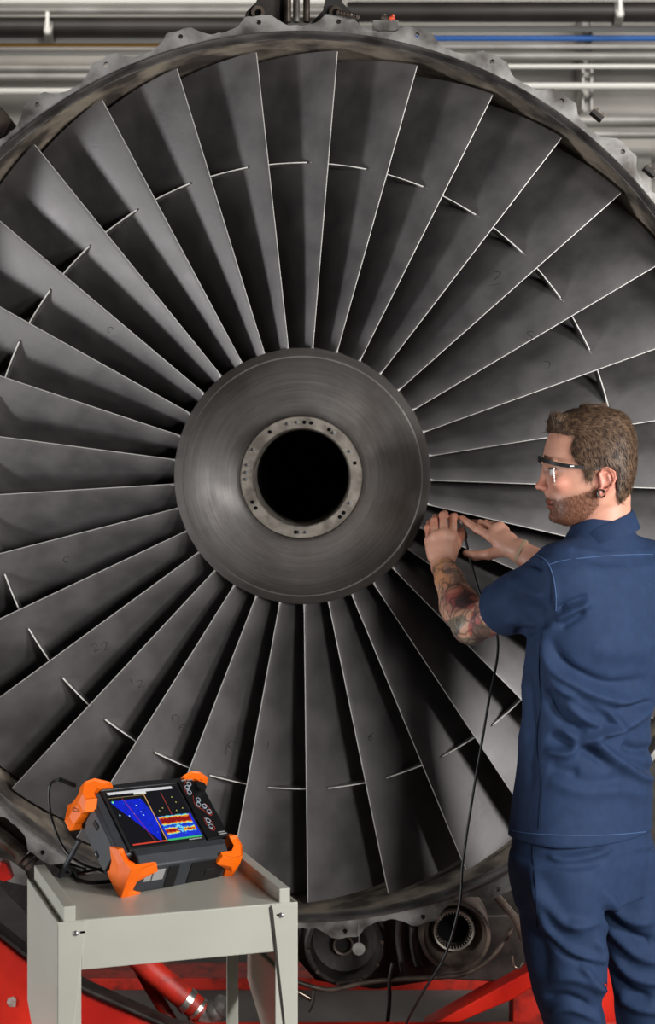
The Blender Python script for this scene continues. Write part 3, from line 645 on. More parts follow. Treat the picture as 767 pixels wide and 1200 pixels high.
# orange corner bumpers: faceted shells wrapped round each corner
def bumper(cx, cz, sx, sz, lx=0.07, lz=0.045, ef=0.022, eb=0.009, low=False):
    def ring(y, e, a, b, t, g=1.0):             # L-shaped outline around the corner, outer then inner
        P = [(-e*g, b), (-e, b*0.3), (-e*0.35, -e*0.75), (a*0.35, -e), (a, -e*0.45), (a, t), (t + 0.012, t), (t, t + 0.012), (t, b)]
        return [Vector((cx + sx*p, y, cz + sz*q)) for p, q in P]
    secs = [(-0.007, ef*0.75, lx*0.62, lz*0.40, 0.002), (-0.010, ef*0.95, lx*0.8, lz*0.5, 0.001), (0.010, ef*1.1, lx*0.95, lz*0.8, 0.0), (0.028, ef*0.9, lx*0.36, lz*0.6, 0.0),
            (DT - 0.016, (ef + eb)*0.5, lx*0.30, lz*0.6, 0.0), (DT - 0.004, eb*1.2, lx*0.62, lz*0.7, 0.0), (DT + 0.004, eb*0.8, lx*0.55, lz*0.6, 0.0)]
    v = []; f = []
    if low: secs = [(y if y < .03 else (y * 0.82), e, a, b, t) for (y, e, a, b, t) in secs]
    for (y, e, a, b, t) in secs:
        R_ = ring(y, e, a, b, t)
        if low: R_ = [p - Vector((0, 0, max(0, y) * 0.28)) for p in R_]
        v += R_
    n = 9
    for j in range(len(secs) - 1):
        for i in range(n): f.append((j*n + i, j*n + (i+1) % n, (j+1)*n + (i+1) % n, (j+1)*n + i))
    f += [tuple(range(n))[::-1], tuple(range((len(secs)-1)*n, len(secs)*n))]
    return MB().add(v, f).build('corner_bumper', 'orange_rubber', dev, smooth=False, bevel=0.003)
bumper(0.004, -0.034, 1, 1, 0.072, 0.085, 0.012, 0.006, True); bumper(DW - 0.006, -0.034, -1, 1, 0.052, 0.075, 0.020, 0.006, True); bumper(0, DH, 1, -1, 0.062, 0.055, 0.027, 0.030); bumper(DW, DH, -1, -1, 0.05, 0.012, 0.020, 0.012)
# screen with its scan picture
NX, NZ = 190, 130; SX0, SX1, SZ0, SZ1 = 0.030, 0.206, 0.012, DH - 0.010
u, v_ = np.meshgrid((np.arange(NX) + 0.5) / NX, (np.arange(NZ) + 0.5) / NZ); v_ = 1 - v_           # v_ = 1 at the bottom row drawn first
U = u; V = v_                                   # V: 0 top .. 1 bottom (after flip below)
img = np.zeros((NZ, NX, 3)); img[:] = (0.002, 0.002, 0.004)
nz = rng.random((NZ, NX)); 
def sm_(a, k):
    for _ in range(k): a = (a + np.roll(a, 1, 0) + np.roll(a, -1, 0) + np.roll(a, 1, 1) + np.roll(a, -1, 1)) / 5
    return a
n1 = sm_(nz, 3); n1 = (n1 - n1.min()) / (n1.max() - n1.min()); n2 = sm_(rng.random((NZ, NX)), 8); n2 = (n2 - n2.min()) / (n2.max() - n2.min())
def put(mask, c): img[mask] = c
# S-scan wedge
ang = np.degrees(np.arctan2((U - 0.02) * 1.35, (V - 0.15) + 1e-6)); rad = np.hypot((U - 0.02) * 1.35, V - 0.15)
wed = (U > 0.015) & (V > 0.16) & (U < 0.50) & (V < 0.95) & ((V - 0.16) < 0.03 + (U - 0.01) * 1.85) & (U < 0.43 + 0.065 * np.sin(pi * ((V - 0.16) / 0.79).clip(0, 1)) ) & (V < 0.94)
img[wed] = np.stack([0.0 * n2, 0.005 + 0.02 * n1, 0.35 + 0.5 * n2], -1)[wed]
put(wed & (n1 > 0.86), (0.05, 0.35, 0.9))
put((np.hypot((U - 0.04) * 1.3, V - 0.18) < 0.02), (0.2, 0.9, 0.3))
for (cu, cv) in ((0.17, 0.45), (0.33, 0.28), (0.35, 0.40), (0.36, 0.46), (0.05, 0.42)): put(np.hypot((U - cu) * 1.3, V - cv) < 0.011, (0.5, 0.9, 1.0))
put((np.abs(U - 0.19 - 0.19 * (V - 0.13)) < 0.0035) & (V > 0.12) & (V < 0.95), (0.35, 0.03, 0.12))
# divider and frames
put((np.abs(U - 0.50 - 0.0 * V) < 0.006) & (V > 0.08), (0.75, 0.42, 0.16))
put((np.abs(U - 0.74) < 0.003) & (V > 0.10) & (V < 0.5), (0.6, 0.08, 0.04))
put((np.abs(U - 0.74) < 0.003) & (V > 0.5), (0.5, 0.05, 0.3))
put((V < 0.045) & (U > 0.02) & (U < 0.93), (0.72, 0.72, 0.74)); put((V > 0.05) & (V < 0.085) & (U > 0.37) & (U < 0.54), (0.8, 0.8, 0.75))
put((V > 0.10) & (V < 0.108) & (U < 0.5), (0.35, 0.25, 0.1))
for (cu, cv) in ((0.60, 0.42), (0.86, 0.20), (0.88, 0.30), (0.66, 0.38), (0.93, 0.42), (0.83, 0.45)): put(np.hypot((U - cu) * 1.3, V - cv) < 0.010, (0.6, 0.6, 0.15))
# side-view bands
bs = (U > 0.515) & (V > 0.52) & (V < 0.93)
img[bs] = np.stack([0.02 * n1, 0.03 + 0.1 * (n1 > .7), 0.45 + 0.45 * n2], -1)[bs]
def bandp(c0, h, u0, u1):
    d = np.abs(V - c0) + (n1 - 0.5) * 0.05; R_ = (U > u0) & (U < u1)
    put(R_ & (d < h + 0.035), (0.1, 0.7, 0.75)); put(R_ & (d < h + 0.024), (0.9, 0.8, 0.08)); put(R_ & (d < h + 0.012), (0.85, 0.15, 0.02)); put(R_ & (d < h - 0.004), (0.28, 0.0, 0.0))
bandp(0.61, 0.045, 0.535, 0.97); bandp(0.79, 0.022, 0.545, 0.73); bandp(0.79, 0.006, 0.80, 0.97)
put((np.hypot((U - 0.755) * 1.2, (V - 0.77) * 0.8) < 0.06) & (n1 > 0.45) & bs, (0.2, 0.75, 0.9))
put((V > 0.93) & (V < 0.965) & (U > 0.515), (0.05, 0.5, 0.16)); put((V > 0.935) & (V < 0.965) & (U < 0.49) & (U > 0.03), (0.75, 0.06, 0.03))
put((V > 0.97), (0.004, 0.004, 0.005)); put((V > 0.975) & (V < 0.995) & (U > 0.80) & (U < 0.98) & (np.sin(U * 330) > -0.5), (0.6, 0.6, 0.6))
verts = [(SX0 + (SX1 - SX0) * i / NX, -0.0018, SZ0 + (SZ1 - SZ0) * j / NZ) for j in range(NZ + 1) for i in range(NX + 1)]
faces = [(j*(NX+1) + i, j*(NX+1) + i + 1, (j+1)*(NX+1) + i + 1, (j+1)*(NX+1) + i) for j in range(NZ) for i in range(NX)]
me = bpy.data.meshes.new('screen'); me.from_pydata(verts, [], faces)
emis('screen_glow', 'scan', strength=0.9)
ca = me.color_attributes.new('scan', 'FLOAT_COLOR', 'CORNER'); arr = np.ones((len(faces), 4, 4), np.float32)
arr[:, :, :3] = np.clip(img[:].reshape(-1, 3), 0, 1)[:, None, :]; ca.data.foreach_set('color', arr.ravel())
link('screen', me, 'screen_glow', dev)
# control panel: buttons, knob, small lettering strips
def disc(n, x, z, r, y0, y1, m, parent=None, ring_=False):
    if ring_: prof = [(y0, r * 0.74), (y1, r * 0.76), (y1, r), (y0, r)]
    else: prof = [(y0, r), (y1, r * 0.96), (y1, 0.0001)]
    return MB().lathe(prof, 20, (x, 0, z)).build(n, m, parent or dev)
for (x, z) in ((0.2255, 0.141), (0.2345, 0.150), (0.2245, 0.128), (0.2365, 0.106), (0.2310, 0.094), (0.2435, 0.088), (0.2480, 0.073), (0.2335, 0.050), (0.2330, 0.035)):
    b = disc('button', x, z, 0.0050, -0.006, -0.0085, 'device_panel'); disc('button_ring', x, z, 0.0056, -0.006, -0.0088, 'button_ring', b, True)
kn = disc('knob', 0.2540, 0.133, 0.0115, -0.006, -0.020, 'rubber_black'); MB().lathe([(-0.006, 0.0135), (-0.009, 0.013), (-0.009, 0.0115)], 24, (0.2540, 0, 0.133)).build('knob_skirt', 'device_panel', kn)
for P in ([(0.218, 0.126), (0.219, 0.142), (0.230, 0.157), (0.242, 0.154)], [(0.231, 0.120), (0.224, 0.097), (0.236, 0.080), (0.248, 0.064), (0.255, 0.072), (0.250, 0.095)], [(0.228, 0.060), (0.226, 0.045), (0.232, 0.027), (0.242, 0.030), (0.241, 0.052)]):
    MB().tube(spline([(a, -0.0064, b) for a, b in P], 5), 0.0007, 5).build('red_outline', 'button_red', dev)
for (x, z, w_) in ((0.220, 0.1565 - 0.0005, 0.0), (0.2445, 0.018, 0.016), (0.2445, 0.013, 0.020), (0.2290, 0.0565, 0.006)):
    if w_: dbox('lettering', (x, -0.0066, z), (x + w_, -0.0059, z + 0.0022), 'label_dim', 0)
x = 0.222
for k in range(9):
    dbox('lettering', (x, -0.0066, 0.1605), (x + 0.0022, -0.0059, 0.1635), 'label_dim', 0); x += 0.0031 if k != 3 else 0.0045
# ring and lug, upper left bumper
lug = MB().ball((-0.012, 0.035, DH - 0.02), 0.006, 12).tube([(-0.02, 0.035, DH - 0.02), (-0.004, 0.035, DH - 0.02)], 0.004, 10).build('strap_lug', 'silver_band', dev)
P = [(-0.020 + 0.0085 * cos(q) - 0.004, 0.035 + 0.004 * sin(q), DH - 0.016 + 0.0085 * sin(q)) for q in np.linspace(0, 2*pi, 21)]
MB().tube(P, 0.0011, 6).build('split_ring', 'silver_band', lug)
# kickstand in world space
inv = dev.matrix_world.inverted()
KA = W(93, 985, -0.70); KB = W(70, 1029, -0.666); KB.z = CZ + 0.003; KC = KB + Vector((0.17, 0.13, 0)); KD2 = KA + Vector((0.17, 0.13, 0))
MB().tube([inv @ KA, inv @ KB], 0.0055, 8).tube([inv @ KB, inv @ KC], 0.003, 8).tube([inv @ KC, inv @ KD2], 0.0055, 8).build('kickstand', 'device_grey', dev)
# cables
def cable(name, pts, r, m, label):
    o = MB().tube(spline(pts), r, 10).build(name, m); tag(o, label, 'cable'); return o
dc = empty('instrument_cable', W(65, 915, -0.62)); tag(dc, 'black cable looping from the instrument back down to the cart top', 'cable'); DO = W(65, 915, -0.62)
P = spline([W(88, 921, -.66), W(78, 916, -.64), W(66, 914, -.62), (W(58, 922, -.62)), W(58, 945, -.62), W(63, 968, -.62), W(76, 996, -.66), W(95, 1012, -.68), W(118, 1020, -.68), W(130, 1026, -.66)])
MB().tube([p - DO for p in P], 0.0028, 10).build('cord', 'rubber_black', dc)
for k in range(8):
    t_ = k / 7; a = W(70 + 17*t_, 913.5 + 6.5*t_, -.63 - .03*t_) - DO
    MB().tube([a - Vector((0.0016, 0, -0.0005)), a + Vector((0.0016, 0, -0.0005))], 0.0052, 10).build('strain_relief', 'rubber_black', dc)
P = spline([W(100, 1020, -.62), W(78, 1012, -.60), W(88, 1026, -.66), Vector((-0.45, -0.70, CZ + .006)), Vector((-0.42, -0.72, CZ + .006)), Vector((-0.37, -0.70, CZ + .006)), Vector((-0.36, -0.64, CZ + .006))])
o = MB().tube([Vector((p.x, p.y, max(p.z, CZ + 0.0055))) for p in P], 0.004, 10).build('coiled_cable', 'rubber_black'); tag(o, 'black cable coiled on the cart top under the instrument', 'cable')
cable('probe_cable', [W(545, 632, -.07), W(560, 690, -.06), W(583, 750, -.10), W(571, 830, -.14), W(554, 930, -.16), W(542, 1010, -.18), W(538, 1060, -.20), W(521, 1120, -.20), W(494, 1165, -.15), W(470, 1215, -.05), (0.2, 0.1, 0.006)], 0.0032, 'rubber_black', 'thin black probe cable hanging from the hands to the floor')

exec_person = True

# ================================================================ implicit-surface toolkit (numpy surface nets)
class Field:
    def __init__(s, lo, hi, h):
        s.lo = np.array(lo, np.float32); s.h = h; s.n = np.ceil((np.array(hi) - s.lo) / h).astype(int) + 1
        s.F = np.full(s.n, 0.05, np.float32)
    def sub(s, lo, hi):
        i0 = np.clip(np.floor((np.array(lo) - s.lo) / s.h).astype(int), 0, s.n - 1); i1 = np.clip(np.ceil((np.array(hi) - s.lo) / s.h).astype(int) + 1, 1, s.n)
        sl = tuple(slice(a, b) for a, b in zip(i0, i1))
        ax = [(s.lo[k] + s.h * np.arange(i0[k], i1[k])).astype(np.float32) for k in range(3)]
        return sl, ax[0][:, None, None], ax[1][None, :, None], ax[2][None, None, :]
    def op(s, fn, lo, hi, k=0.01, mode='add'):
        lo = np.array(lo) - k - 3*s.h; hi = np.array(hi) + k + 3*s.h
        sl, X, Y, Z = s.sub(lo, hi); d = fn(X, Y, Z).astype(np.float32); A = s.F[sl]
        if mode == 'cut': A = -A
        if mode == 'and': A = -A; d = -d
        if k > 0:
            hh = np.clip(0.5 + 0.5 * (A - d) / k, 0, 1); R = A + (d - A) * hh - k * hh * (1 - hh)
        else: R = np.minimum(A, d)
        if mode == 'cut': R = -R
        if mode == 'and': R = -R
        s.F[sl] = R
    def cone(s, a, b, ra, rb, k=0.01, mode='add', sq=None):
        a = np.array(a, float); b = np.array(b, float); ab = b - a; L2 = max(ab @ ab, 1e-12); m = max(ra, rb)
        def fn(X, Y, Z):
            x, y, z = X - a[0], Y - a[1], Z - a[2]; t = np.clip((x*ab[0] + y*ab[1] + z*ab[2]) / L2, 0, 1)
            return np.sqrt((x - t*ab[0])**2 + (y - t*ab[1])**2 + (z - t*ab[2])**2) - (ra + (rb - ra) * t)
        s.op(fn, np.minimum(a, b) - m, np.maximum(a, b) + m, k, mode)
    def chain(s, P, R, k=0.006):
        for i in range(len(P) - 1): s.cone(P[i], P[i+1], R[i], R[i+1], k)
    def ell(s, c, r, M=None, k=0.01, mode='add'):
        c = np.array(c, float); r = np.array(r, float); M = np.eye(3) if M is None else np.array(M)   # rows: local axes
        def fn(X, Y, Z):
            x, y, z = X - c[0], Y - c[1], Z - c[2]
            q = [M[i, 0]*x + M[i, 1]*y + M[i, 2]*z for i in range(3)]
            k0 = np.sqrt(sum((q[i]/r[i])**2 for i in range(3))); k1 = np.sqrt(sum((q[i]/r[i]**2)**2 for i in range(3))) + 1e-9
            return k0 * (k0 - 1) / k1
        m = r.max(); s.op(fn, c - m, c + m, k, mode)
    def loft(s, zs, cx, cy, A, B, lat, k=0.02, p=2.0):       # horizontal sections; lat = 2D unit lateral axis
        o = np.argsort(zs); zs = np.array(zs)[o]; T = [np.array(q)[o] for q in (cx, cy, A, B)]; m = max(T[2].max(), T[3].max())
        def fn(X, Y, Z):
            z = Z; c = [np.interp(z, zs, q).astype(np.float32) for q in T]
            x, y = X - c[0], Y - c[1]; a = (x*lat[0] + y*lat[1]) / c[2]; b = (-x*lat[1] + y*lat[0]) / c[3]
            if p == 2.0: k0 = np.sqrt(a*a + b*b); k1 = np.sqrt((a/c[2])**2 + (b/c[3])**2) + 1e-6; d = k0 * (k0 - 1) / k1
            else: k0 = (np.abs(a)**p + np.abs(b)**p)**(1/p); d = (k0 - 1) * np.minimum(c[2], c[3])
            dz = np.maximum(zs[0] - z, z - zs[-1]); return np.maximum(d, dz)
        s.op(fn, (T[0].min() - m, T[1].min() - m, zs[0]), (T[0].max() + m, T[1].max() + m, zs[-1]), k)
    def mesh(s):
        F = s.F; n = F.shape; ins = F < 0
        c = np.zeros([d - 1 for d in n], np.int8)
        for i in (0, 1):
            for j in (0, 1):
                for k in (0, 1): c += ins[i:n[0]-1+i, j:n[1]-1+j, k:n[2]-1+k]
        I, J, K = np.nonzero((c > 0) & (c < 8)); del c
        idm = np.full([d - 1 for d in n], -1, np.int32); idm[I, J, K] = np.arange(len(I))
        co = {}; acc = np.zeros((len(I), 3)); cnt = np.zeros(len(I))
        for q in range(8): co[q] = F[I + (q & 1), J + (q >> 1 & 1), K + (q >> 2 & 1)]
        for a in range(8):
            for ax in range(3):
                if a >> ax & 1: continue
                b = a | 1 << ax; fa, fb = co[a], co[b]; m = (fa < 0) != (fb < 0); t = np.where(m, fa / np.where(m, fa - fb, 1), 0)
                for d in range(3): acc[:, d] += np.where(m, (a >> d & 1) + (t if d == ax else 0), 0)
                cnt += m
        V = (np.stack([I, J, K], 1) + acc / cnt[:, None]) * s.h + s.lo
        Q = []
        for ax in range(3):
            sa = [slice(None)] * 3; sb = [slice(None)] * 3; sa[ax] = slice(0, -1); sb[ax] = slice(1, None)
            P = np.nonzero(ins[tuple(sa)] != ins[tuple(sb)]); u, v = [(1, 2), (2, 0), (0, 1)][ax]
            P = np.stack(P, 1); P = P[(P[:, u] > 0) & (P[:, v] > 0) & (P[:, u] < n[u]-1) & (P[:, v] < n[v]-1)]
            inn = ins[P[:, 0], P[:, 1], P[:, 2]]
            def g(du, dv): R = P.copy(); R[:, u] -= du; R[:, v] -= dv; return idm[R[:, 0], R[:, 1], R[:, 2]]
            q = np.stack([g(1, 1), g(0, 1), g(0, 0), g(1, 0)], 1); q[~inn] = q[~inn][:, ::-1]; Q.append(q)
        Q = np.concatenate(Q); Q = Q[(Q >= 0).all(1)]
        return V, Q
def np_mesh(name, V, Q, m, parent, off=None):
    me = bpy.data.meshes.new(name); me.vertices.add(len(V)); me.vertices.foreach_set('co', (V - (np.array(off) if off is not None else 0)).astype(np.float32).ravel())
    me.loops.add(Q.size); me.loops.foreach_set('vertex_index', Q.astype(np.int32).ravel())
    me.polygons.add(len(Q)); me.polygons.foreach_set('loop_start', np.arange(0, Q.size, 4, dtype=np.int32))
    me.update(calc_edges=True); me.validate(); me.shade_smooth()
    return link(name, me, m, parent)
def vnormals(V, Q):
    e = np.cross(V[Q[:, 2]] - V[Q[:, 0]], V[Q[:, 3]] - V[Q[:, 1]]); N = np.zeros_like(V)
    for k in range(4): 
        for d in range(3): N[:, d] += np.bincount(Q[:, k], e[:, d], len(V))
    return N / (np.linalg.norm(N, axis=1)[:, None] + 1e-12)
def smooth(V, Q, it=2, lam=0.5):
    E = np.concatenate([Q[:, [0, 1]], Q[:, [1, 2]], Q[:, [2, 3]], Q[:, [3, 0]]])
    for _ in range(it):
        S = np.zeros_like(V); c = np.bincount(E[:, 0], minlength=len(V)) + np.bincount(E[:, 1], minlength=len(V))
        for d in range(3): S[:, d] = np.bincount(E[:, 0], V[E[:, 1], d], len(V)) + np.bincount(E[:, 1], V[E[:, 0], d], len(V))
        V = V + lam * (S / np.maximum(c, 1)[:, None] - V)
    return V
def dist_poly(x, y, P):
    best = np.full(x.shape, 1e9); par = np.zeros(x.shape); n = len(P) - 1
    for i in range(n):
        ax, ay = P[i]; bx, by = P[i+1]; dx, dy = bx - ax, by - ay; L2 = dx*dx + dy*dy + 1e-9
        t = np.clip(((x-ax)*dx + (y-ay)*dy) / L2, 0, 1); d = np.hypot(x - ax - t*dx, y - ay - t*dy); m = d < best
        best = np.where(m, d, best); par = np.where(m, (i + t) / n, par)
    return best, par
def in_poly(x, y, P):
    r = np.zeros(x.shape, bool); n = len(P)
    for i in range(n):
        x0, y0 = P[i]; x1, y1 = P[(i+1) % n]
        c = ((y0 > y) != (y1 > y)) & (x < (x1 - x0) * (y - y0) / ((y1 - y0) + 1e-12) + x0); r ^= c
    return r
def s2(P): return [tuple(q)[:2] for q in spline([(a, b, 0) for a, b in P], 5)]

# ================================================================ PERSON
PO = Vector((0.68, -0.48, 0))
man = empty('person', PO)
tag(man, 'bearded man in navy work shirt and trousers with safety glasses, reaching into the fan', 'person')
A_ = radians(38); LAT = np.array([-cos(A_), -sin(A_)])       # towards his left side
YB = -0.5
wp = lambda x, y, Y=YB: np.array(W(x, y, Y))

# ---- head shape, described in the side view
HC = wp(693, 545)
def hv(py): return HC[2] - (py - 545) / 535.2
h_py = [484, 487, 491, 496, 505, 515, 530, 540, 550, 560, 570, 580, 590, 600, 608, 613, 616]
h_fr = [682, 671, 661, 653, 645, 640.5, 637, 635.5, 638.5, 640, 641, 641, 643, 645, 647.5, 653, 662]
h_bk = [706, 718, 726, 731, 736, 739, 741, 741, 740, 738, 735, 731, 722, 704, 686, 674, 668]
h_w = [.018, .034, .046, .057, .067, .073, .0765, .0765, .075, .072, .070, .067, .063, .057, .047, .033, .012]
hz = np.array([hv(p) for p in h_py])[::-1]; hf = ((693 - np.array(h_fr)) / 535.2)[::-1]; hb = ((693 - np.array(h_bk)) / 535.2)[::-1]; hw = np.array(h_w)[::-1]
def head_fn(grow=0.0, gtop=0.0):
    def fn(X, Y, Z):
        u = -(X - HC[0]); wv = (Y - HC[1])
        zz = Z - gtop * np.clip((Z - HC[2]) / 0.12, 0, 1)
        f = np.interp(zz, hz, hf); b = np.interp(zz, hz, hb); w_ = np.interp(zz, hz, hw) + grow
        c = (f + b) / 2; hu = (f - b) / 2 + grow; s_ = (u - c) / hu
        wl = w_ * np.clip(1 - 0.13 * s_, 0.5, 1.3); k0 = (np.abs(s_)**2.25 + np.abs(wv / wl)**2.25)**(1/2.25)
        d = (k0 - 1) * np.minimum(w_, hu); return np.maximum(d, np.maximum(hz[0] - grow - zz, zz - hz[-1] - grow))
    return fn
def headpt(px, py, lat): return np.array((HC[0] + (px - 693) / 535.2, HC[1] - lat, hv(py)))   # lat > 0 towards the camera

B = Field((0.27, -0.74, 0.86), (0.88, 0.0, 1.835), 0.0031)
# torso and neck
sl_py = [640, 660, 700, 750, 800, 850, 900, 960, 1005]
B.loft([wp(0, p)[2] for p in sl_py], [wp(x, 0)[0] for x in (706, 710, 712, 705, 692, 688, 686, 682, 682)], [-.49, -.49, -.49, -.49, -.49, -.49, -.49, -.49, -.49],
       [.085, .14, .165, .155, .125, .118, .125, .13, .13], [.07, .08, .092, .092, .082, .076, .078, .082, .082], LAT, 0.03)
B.cone(wp(708, 584, -.495), wp(703, 655, -.485), .056, .066, .02)
B.cone(wp(703, 652, -.48), wp(668, 674, -.56), .044, .048, .03); B.cone(wp(703, 652, -.48), wp(762, 674, -.40), .044, .048, .03)
B.op(head_fn(), (HC[0] - .12, HC[1] - .1, hv(618)), (HC[0] + .12, HC[1] + .1, hv(480)), 0.008)
# face: brow, nose, lips, chin, sockets, eyes
B.cone(headpt(640, 546, 0), headpt(635.5, 565, 0), .0075, .0095, .008); B.cone(headpt(641, 556, 0), headpt(640, 570, 0), .010, .013, .008)
B.ell(headpt(631, 570, 0), (.0090, .0088, .0078), None, .006)
for sg in (1, -1):
    B.ell(headpt(636, 571.5, sg*.010), (.0085, .0062, .0058), None, .005)
    B.ell(headpt(641.5, 551, sg*.030), (.0110, .0140, .0085), None, .008, 'cut')
    B.ell(headpt(646.5, 551.5, sg*.030), (.0115, .0130, .0108), None, .002)
    B.cone(headpt(638, 541, sg*.012), headpt(643.5, 541, sg*.044), .0055, .0045, .008)
    B.ell(headpt(652, 566, sg*.042), (.018, .016, .014), None, .015)
B.ell(headpt(643.5, 588.2, 0), (.0075, .021, .0042), None, .004); B.ell(headpt(645.2, 594, 0), (.0070, .018, .0046), None, .004)
B.ell(headpt(650, 606, 0), (.013, .018, .011), None, .010)
B.cone(headpt(640, 578, 0), headpt(643, 585, 0), .0040, .0050, .006)
# ears
for sg in (1, -1):
    la = .073
    ERing = [(697, 571), (696, 562), (694, 555), (698, 549.5), (705, 549), (710.5, 553), (711.5, 560), (708, 567), (703, 574), (698, 580), (694.5, 579), (694, 572)]
    P = [headpt(x, y, sg*(la + (0.015 if x > 700 else 0.006))) for x, y in ERing]
    for i in range(len(P) - 1): B.cone(P[i], P[i+1], .0033, .0033, .002)
    B.ell(headpt(703, 561, sg*(la + .002)), (.0150, .0090, .0200), None, .003)
    B.ell(headpt(701, 562, sg*(la + .013)), (.0075, .0065, .0095), None, .003, 'cut')
    B.cone(headpt(703, 555, sg*(la + .012)), headpt(706, 563, sg*(la + .012)), .0022, .0022, .002)
    B.ell(headpt(696, 577, sg*(la + .003)), (.0085, .0045, .0090), None, .003)
# ---- left arm
LS, LE_, LW = wp(664, 680, -.575), wp(551, 733, -.345), wp(519, 664, -.150)
B.chain([LS, (LS + LE_) / 2, LE_], [.055, .045, .042], .015)
m1 = LE_ * .68 + LW * .32
B.chain([LE_, m1 + np.array([-.004, 0, 0]), LE_ * .25 + LW * .75, LW], [.042, .046, .034, .0285], .012)
# ---- left hand: back towards us, fingers curled away
def hand(wr, mcp, pip, dip, tip, thumb, wr2, r=0.0098):
    for i in range(4):
        B.chain([wr2 * .75 + mcp[i] * .25, mcp[i]], [.0150, .0118], .012)
    for i in range(3): B.cone(mcp[i], mcp[i+1], .0100, .0100, .010); B.cone(wr2*.5 + mcp[i]*.5, wr2*.5 + mcp[i+1]*.5, .0125, .0125, .012)
    B.cone(wr, wr2, .0240, .0200, .015)
    for i in range(4):
        q = r * (0.86 if i == 0 else 1.0)
        B.chain([mcp[i], pip[i], dip[i], tip[i]], [q * 1.08, q * 1.0, q * .9, q * .78], .0035)
        B.ell(pip[i], (q * 1.08,) * 3, None, .003)
    B.chain(thumb, [.0160, .0125, .0112, .0088], .008)
Y = -.135
mcp = [wp(503, 634, -.120), wp(510.5, 628.5, -.130), wp(520, 625.5, -.134), wp(530, 628, -.130)]
pip = [wp(501, 619, -.096), wp(508.5, 611, -.098), wp(519, 604, -.102), wp(530.5, 606.5, -.100)]
dip = [wp(503, 613, -.076), wp(510.5, 606.5, -.074), wp(520.5, 602, -.076), wp(532, 605, -.076)]
tip = [wp(505, 612, -.060), wp(512.5, 607.5, -.056), wp(522.5, 603.5, -.056), wp(534.5, 608, -.056)]
th = [wp(527, 650, -.135), wp(534, 638, -.115), wp(539, 628, -.095), wp(541, 619, -.075)]
hand(LW, mcp, pip, dip, tip, th, wp(518, 656, -.142))
B.cone(wp(506, 643, -.130), wp(528, 643, -.137), .0150, .0150, .014)
B.cone(wp(508, 652, -.136), wp(526, 650, -.14), .0150, .0150, .014)
# ---- right arm and hand
RS, RE, RW = wp(760, 682, -.40), wp(690, 702, -.235), wp(607, 645, -.185)
B.chain([RS, (RS + RE) / 2, RE], [.058, .050, .042], .02)
B.chain([RE, RE * .65 + RW * .35, RE * .2 + RW * .8, RW], [.042, .043, .030, .0265], .012)
mcp = [wp(590, 621, -.115), wp(585, 617.5, -.135), wp(580, 620, -.152), wp(574, 628, -.165)]
pip = [wp(577, 617, -.085), wp(569, 614, -.100), wp(562, 613.5, -.118), wp(559, 620, -.140)]
dip = [wp(570, 622, -.070), wp(562, 618, -.078), wp(554, 613, -.095), wp(548, 612.5, -.120)]
tip = [wp(566, 628, -.062), wp(557, 623, -.064), wp(549, 615, -.076), wp(540.5, 607, -.104)]
th = [wp(590, 645, -.175), wp(573, 649.5, -.168), wp(557, 651, -.152), wp(546, 648, -.138)]
hand(RW, mcp, pip, dip, tip, th, wp(600, 643, -.180))
B.cone(wp(598, 634, -.165), wp(584, 634, -.160), .0160, .0150, .014)
V, Q = B.mesh(); del B
V = smooth(V, Q, 1, 0.35)
body = np_mesh('body', V, Q, 'skin', man, PO)
# ---- skin colours: skin, lips, brows, stubble, tattoos
px, py = proj(V); ux = 693 + (V[:, 0] - HC[0]) * 535.2; uy = 545 - (V[:, 2] - HC[2]) * 535.2; lat = -(V[:, 1] - HC[1])
def noise3(P, sc, seed=0):
    r = np.random.default_rng(seed); o = np.zeros(len(P))
    for k in range(14):
        d = r.normal(size=3); d /= np.linalg.norm(d); fr = sc * r.uniform(0.5, 1.6); o += np.sin(P @ d * fr + r.uniform(0, 6.28))
    return o / 14 ** 0.5
L3 = lambda *c: np.array(lin(*c)[:3])
C = np.tile(L3(214, 160, 136), (len(V), 1))
def mixc(mask, col): 
    m = np.clip(mask, 0, 1)[:, None]; C[:] = C * (1 - m) + np.array(col) * m
mixc(0.35 * (0.5 + 0.5 * noise3(V, 60, 1)), L3(196, 130, 106))
head = (V[:, 2] > hv(640)) & (ux > 615) & (ux < 755)
sig = lambda x: 1 / (1 + np.exp(-x))
mixc(head * np.exp(-(((ux - 631)**2 + (uy - 570)**2) / 90)) * 0.5, L3(205, 110, 92))
mixc(head * np.exp(-(((ux - 655)**2 + (uy - 568)**2) / 150)) * 0.4, L3(210, 120, 100))
mixc(head * ((np.abs(lat) > .066) & (ux > 690) & (ux < 716) & (uy > 545) & (uy < 584)) * 0.45, L3(212, 112, 95))
beardP = [(690, 553), (684, 572), (674, 576), (660, 580), (650, 583.5), (636, 580), (636, 620), (662, 622), (680, 612), (697, 590), (696, 575), (690, 566)]
bd, _ = dist_poly(ux, uy, beardP + [beardP[0]]); bi = in_poly(ux, uy, beardP); bm_ = sig(np.where(bi, bd, -bd) / 1.7 - 0.6) * head
mixc(bm_ * (0.72 + 0.15 * noise3(V, 900, 2)), L3(104, 64, 44))
lips = head * (np.exp(-((uy - 588.6) / 2.6)**2) + np.exp(-((uy - 594) / 2.6)**2)).clip(0, 1) * (np.abs(lat) < .022) * (ux < 652); mixc(lips * 0.85, L3(196, 104, 98))
mixc(head * np.exp(-((uy - 591.2) / 0.9)**2) * (np.abs(lat) < .024) * (ux < 654), L3(90, 40, 38))
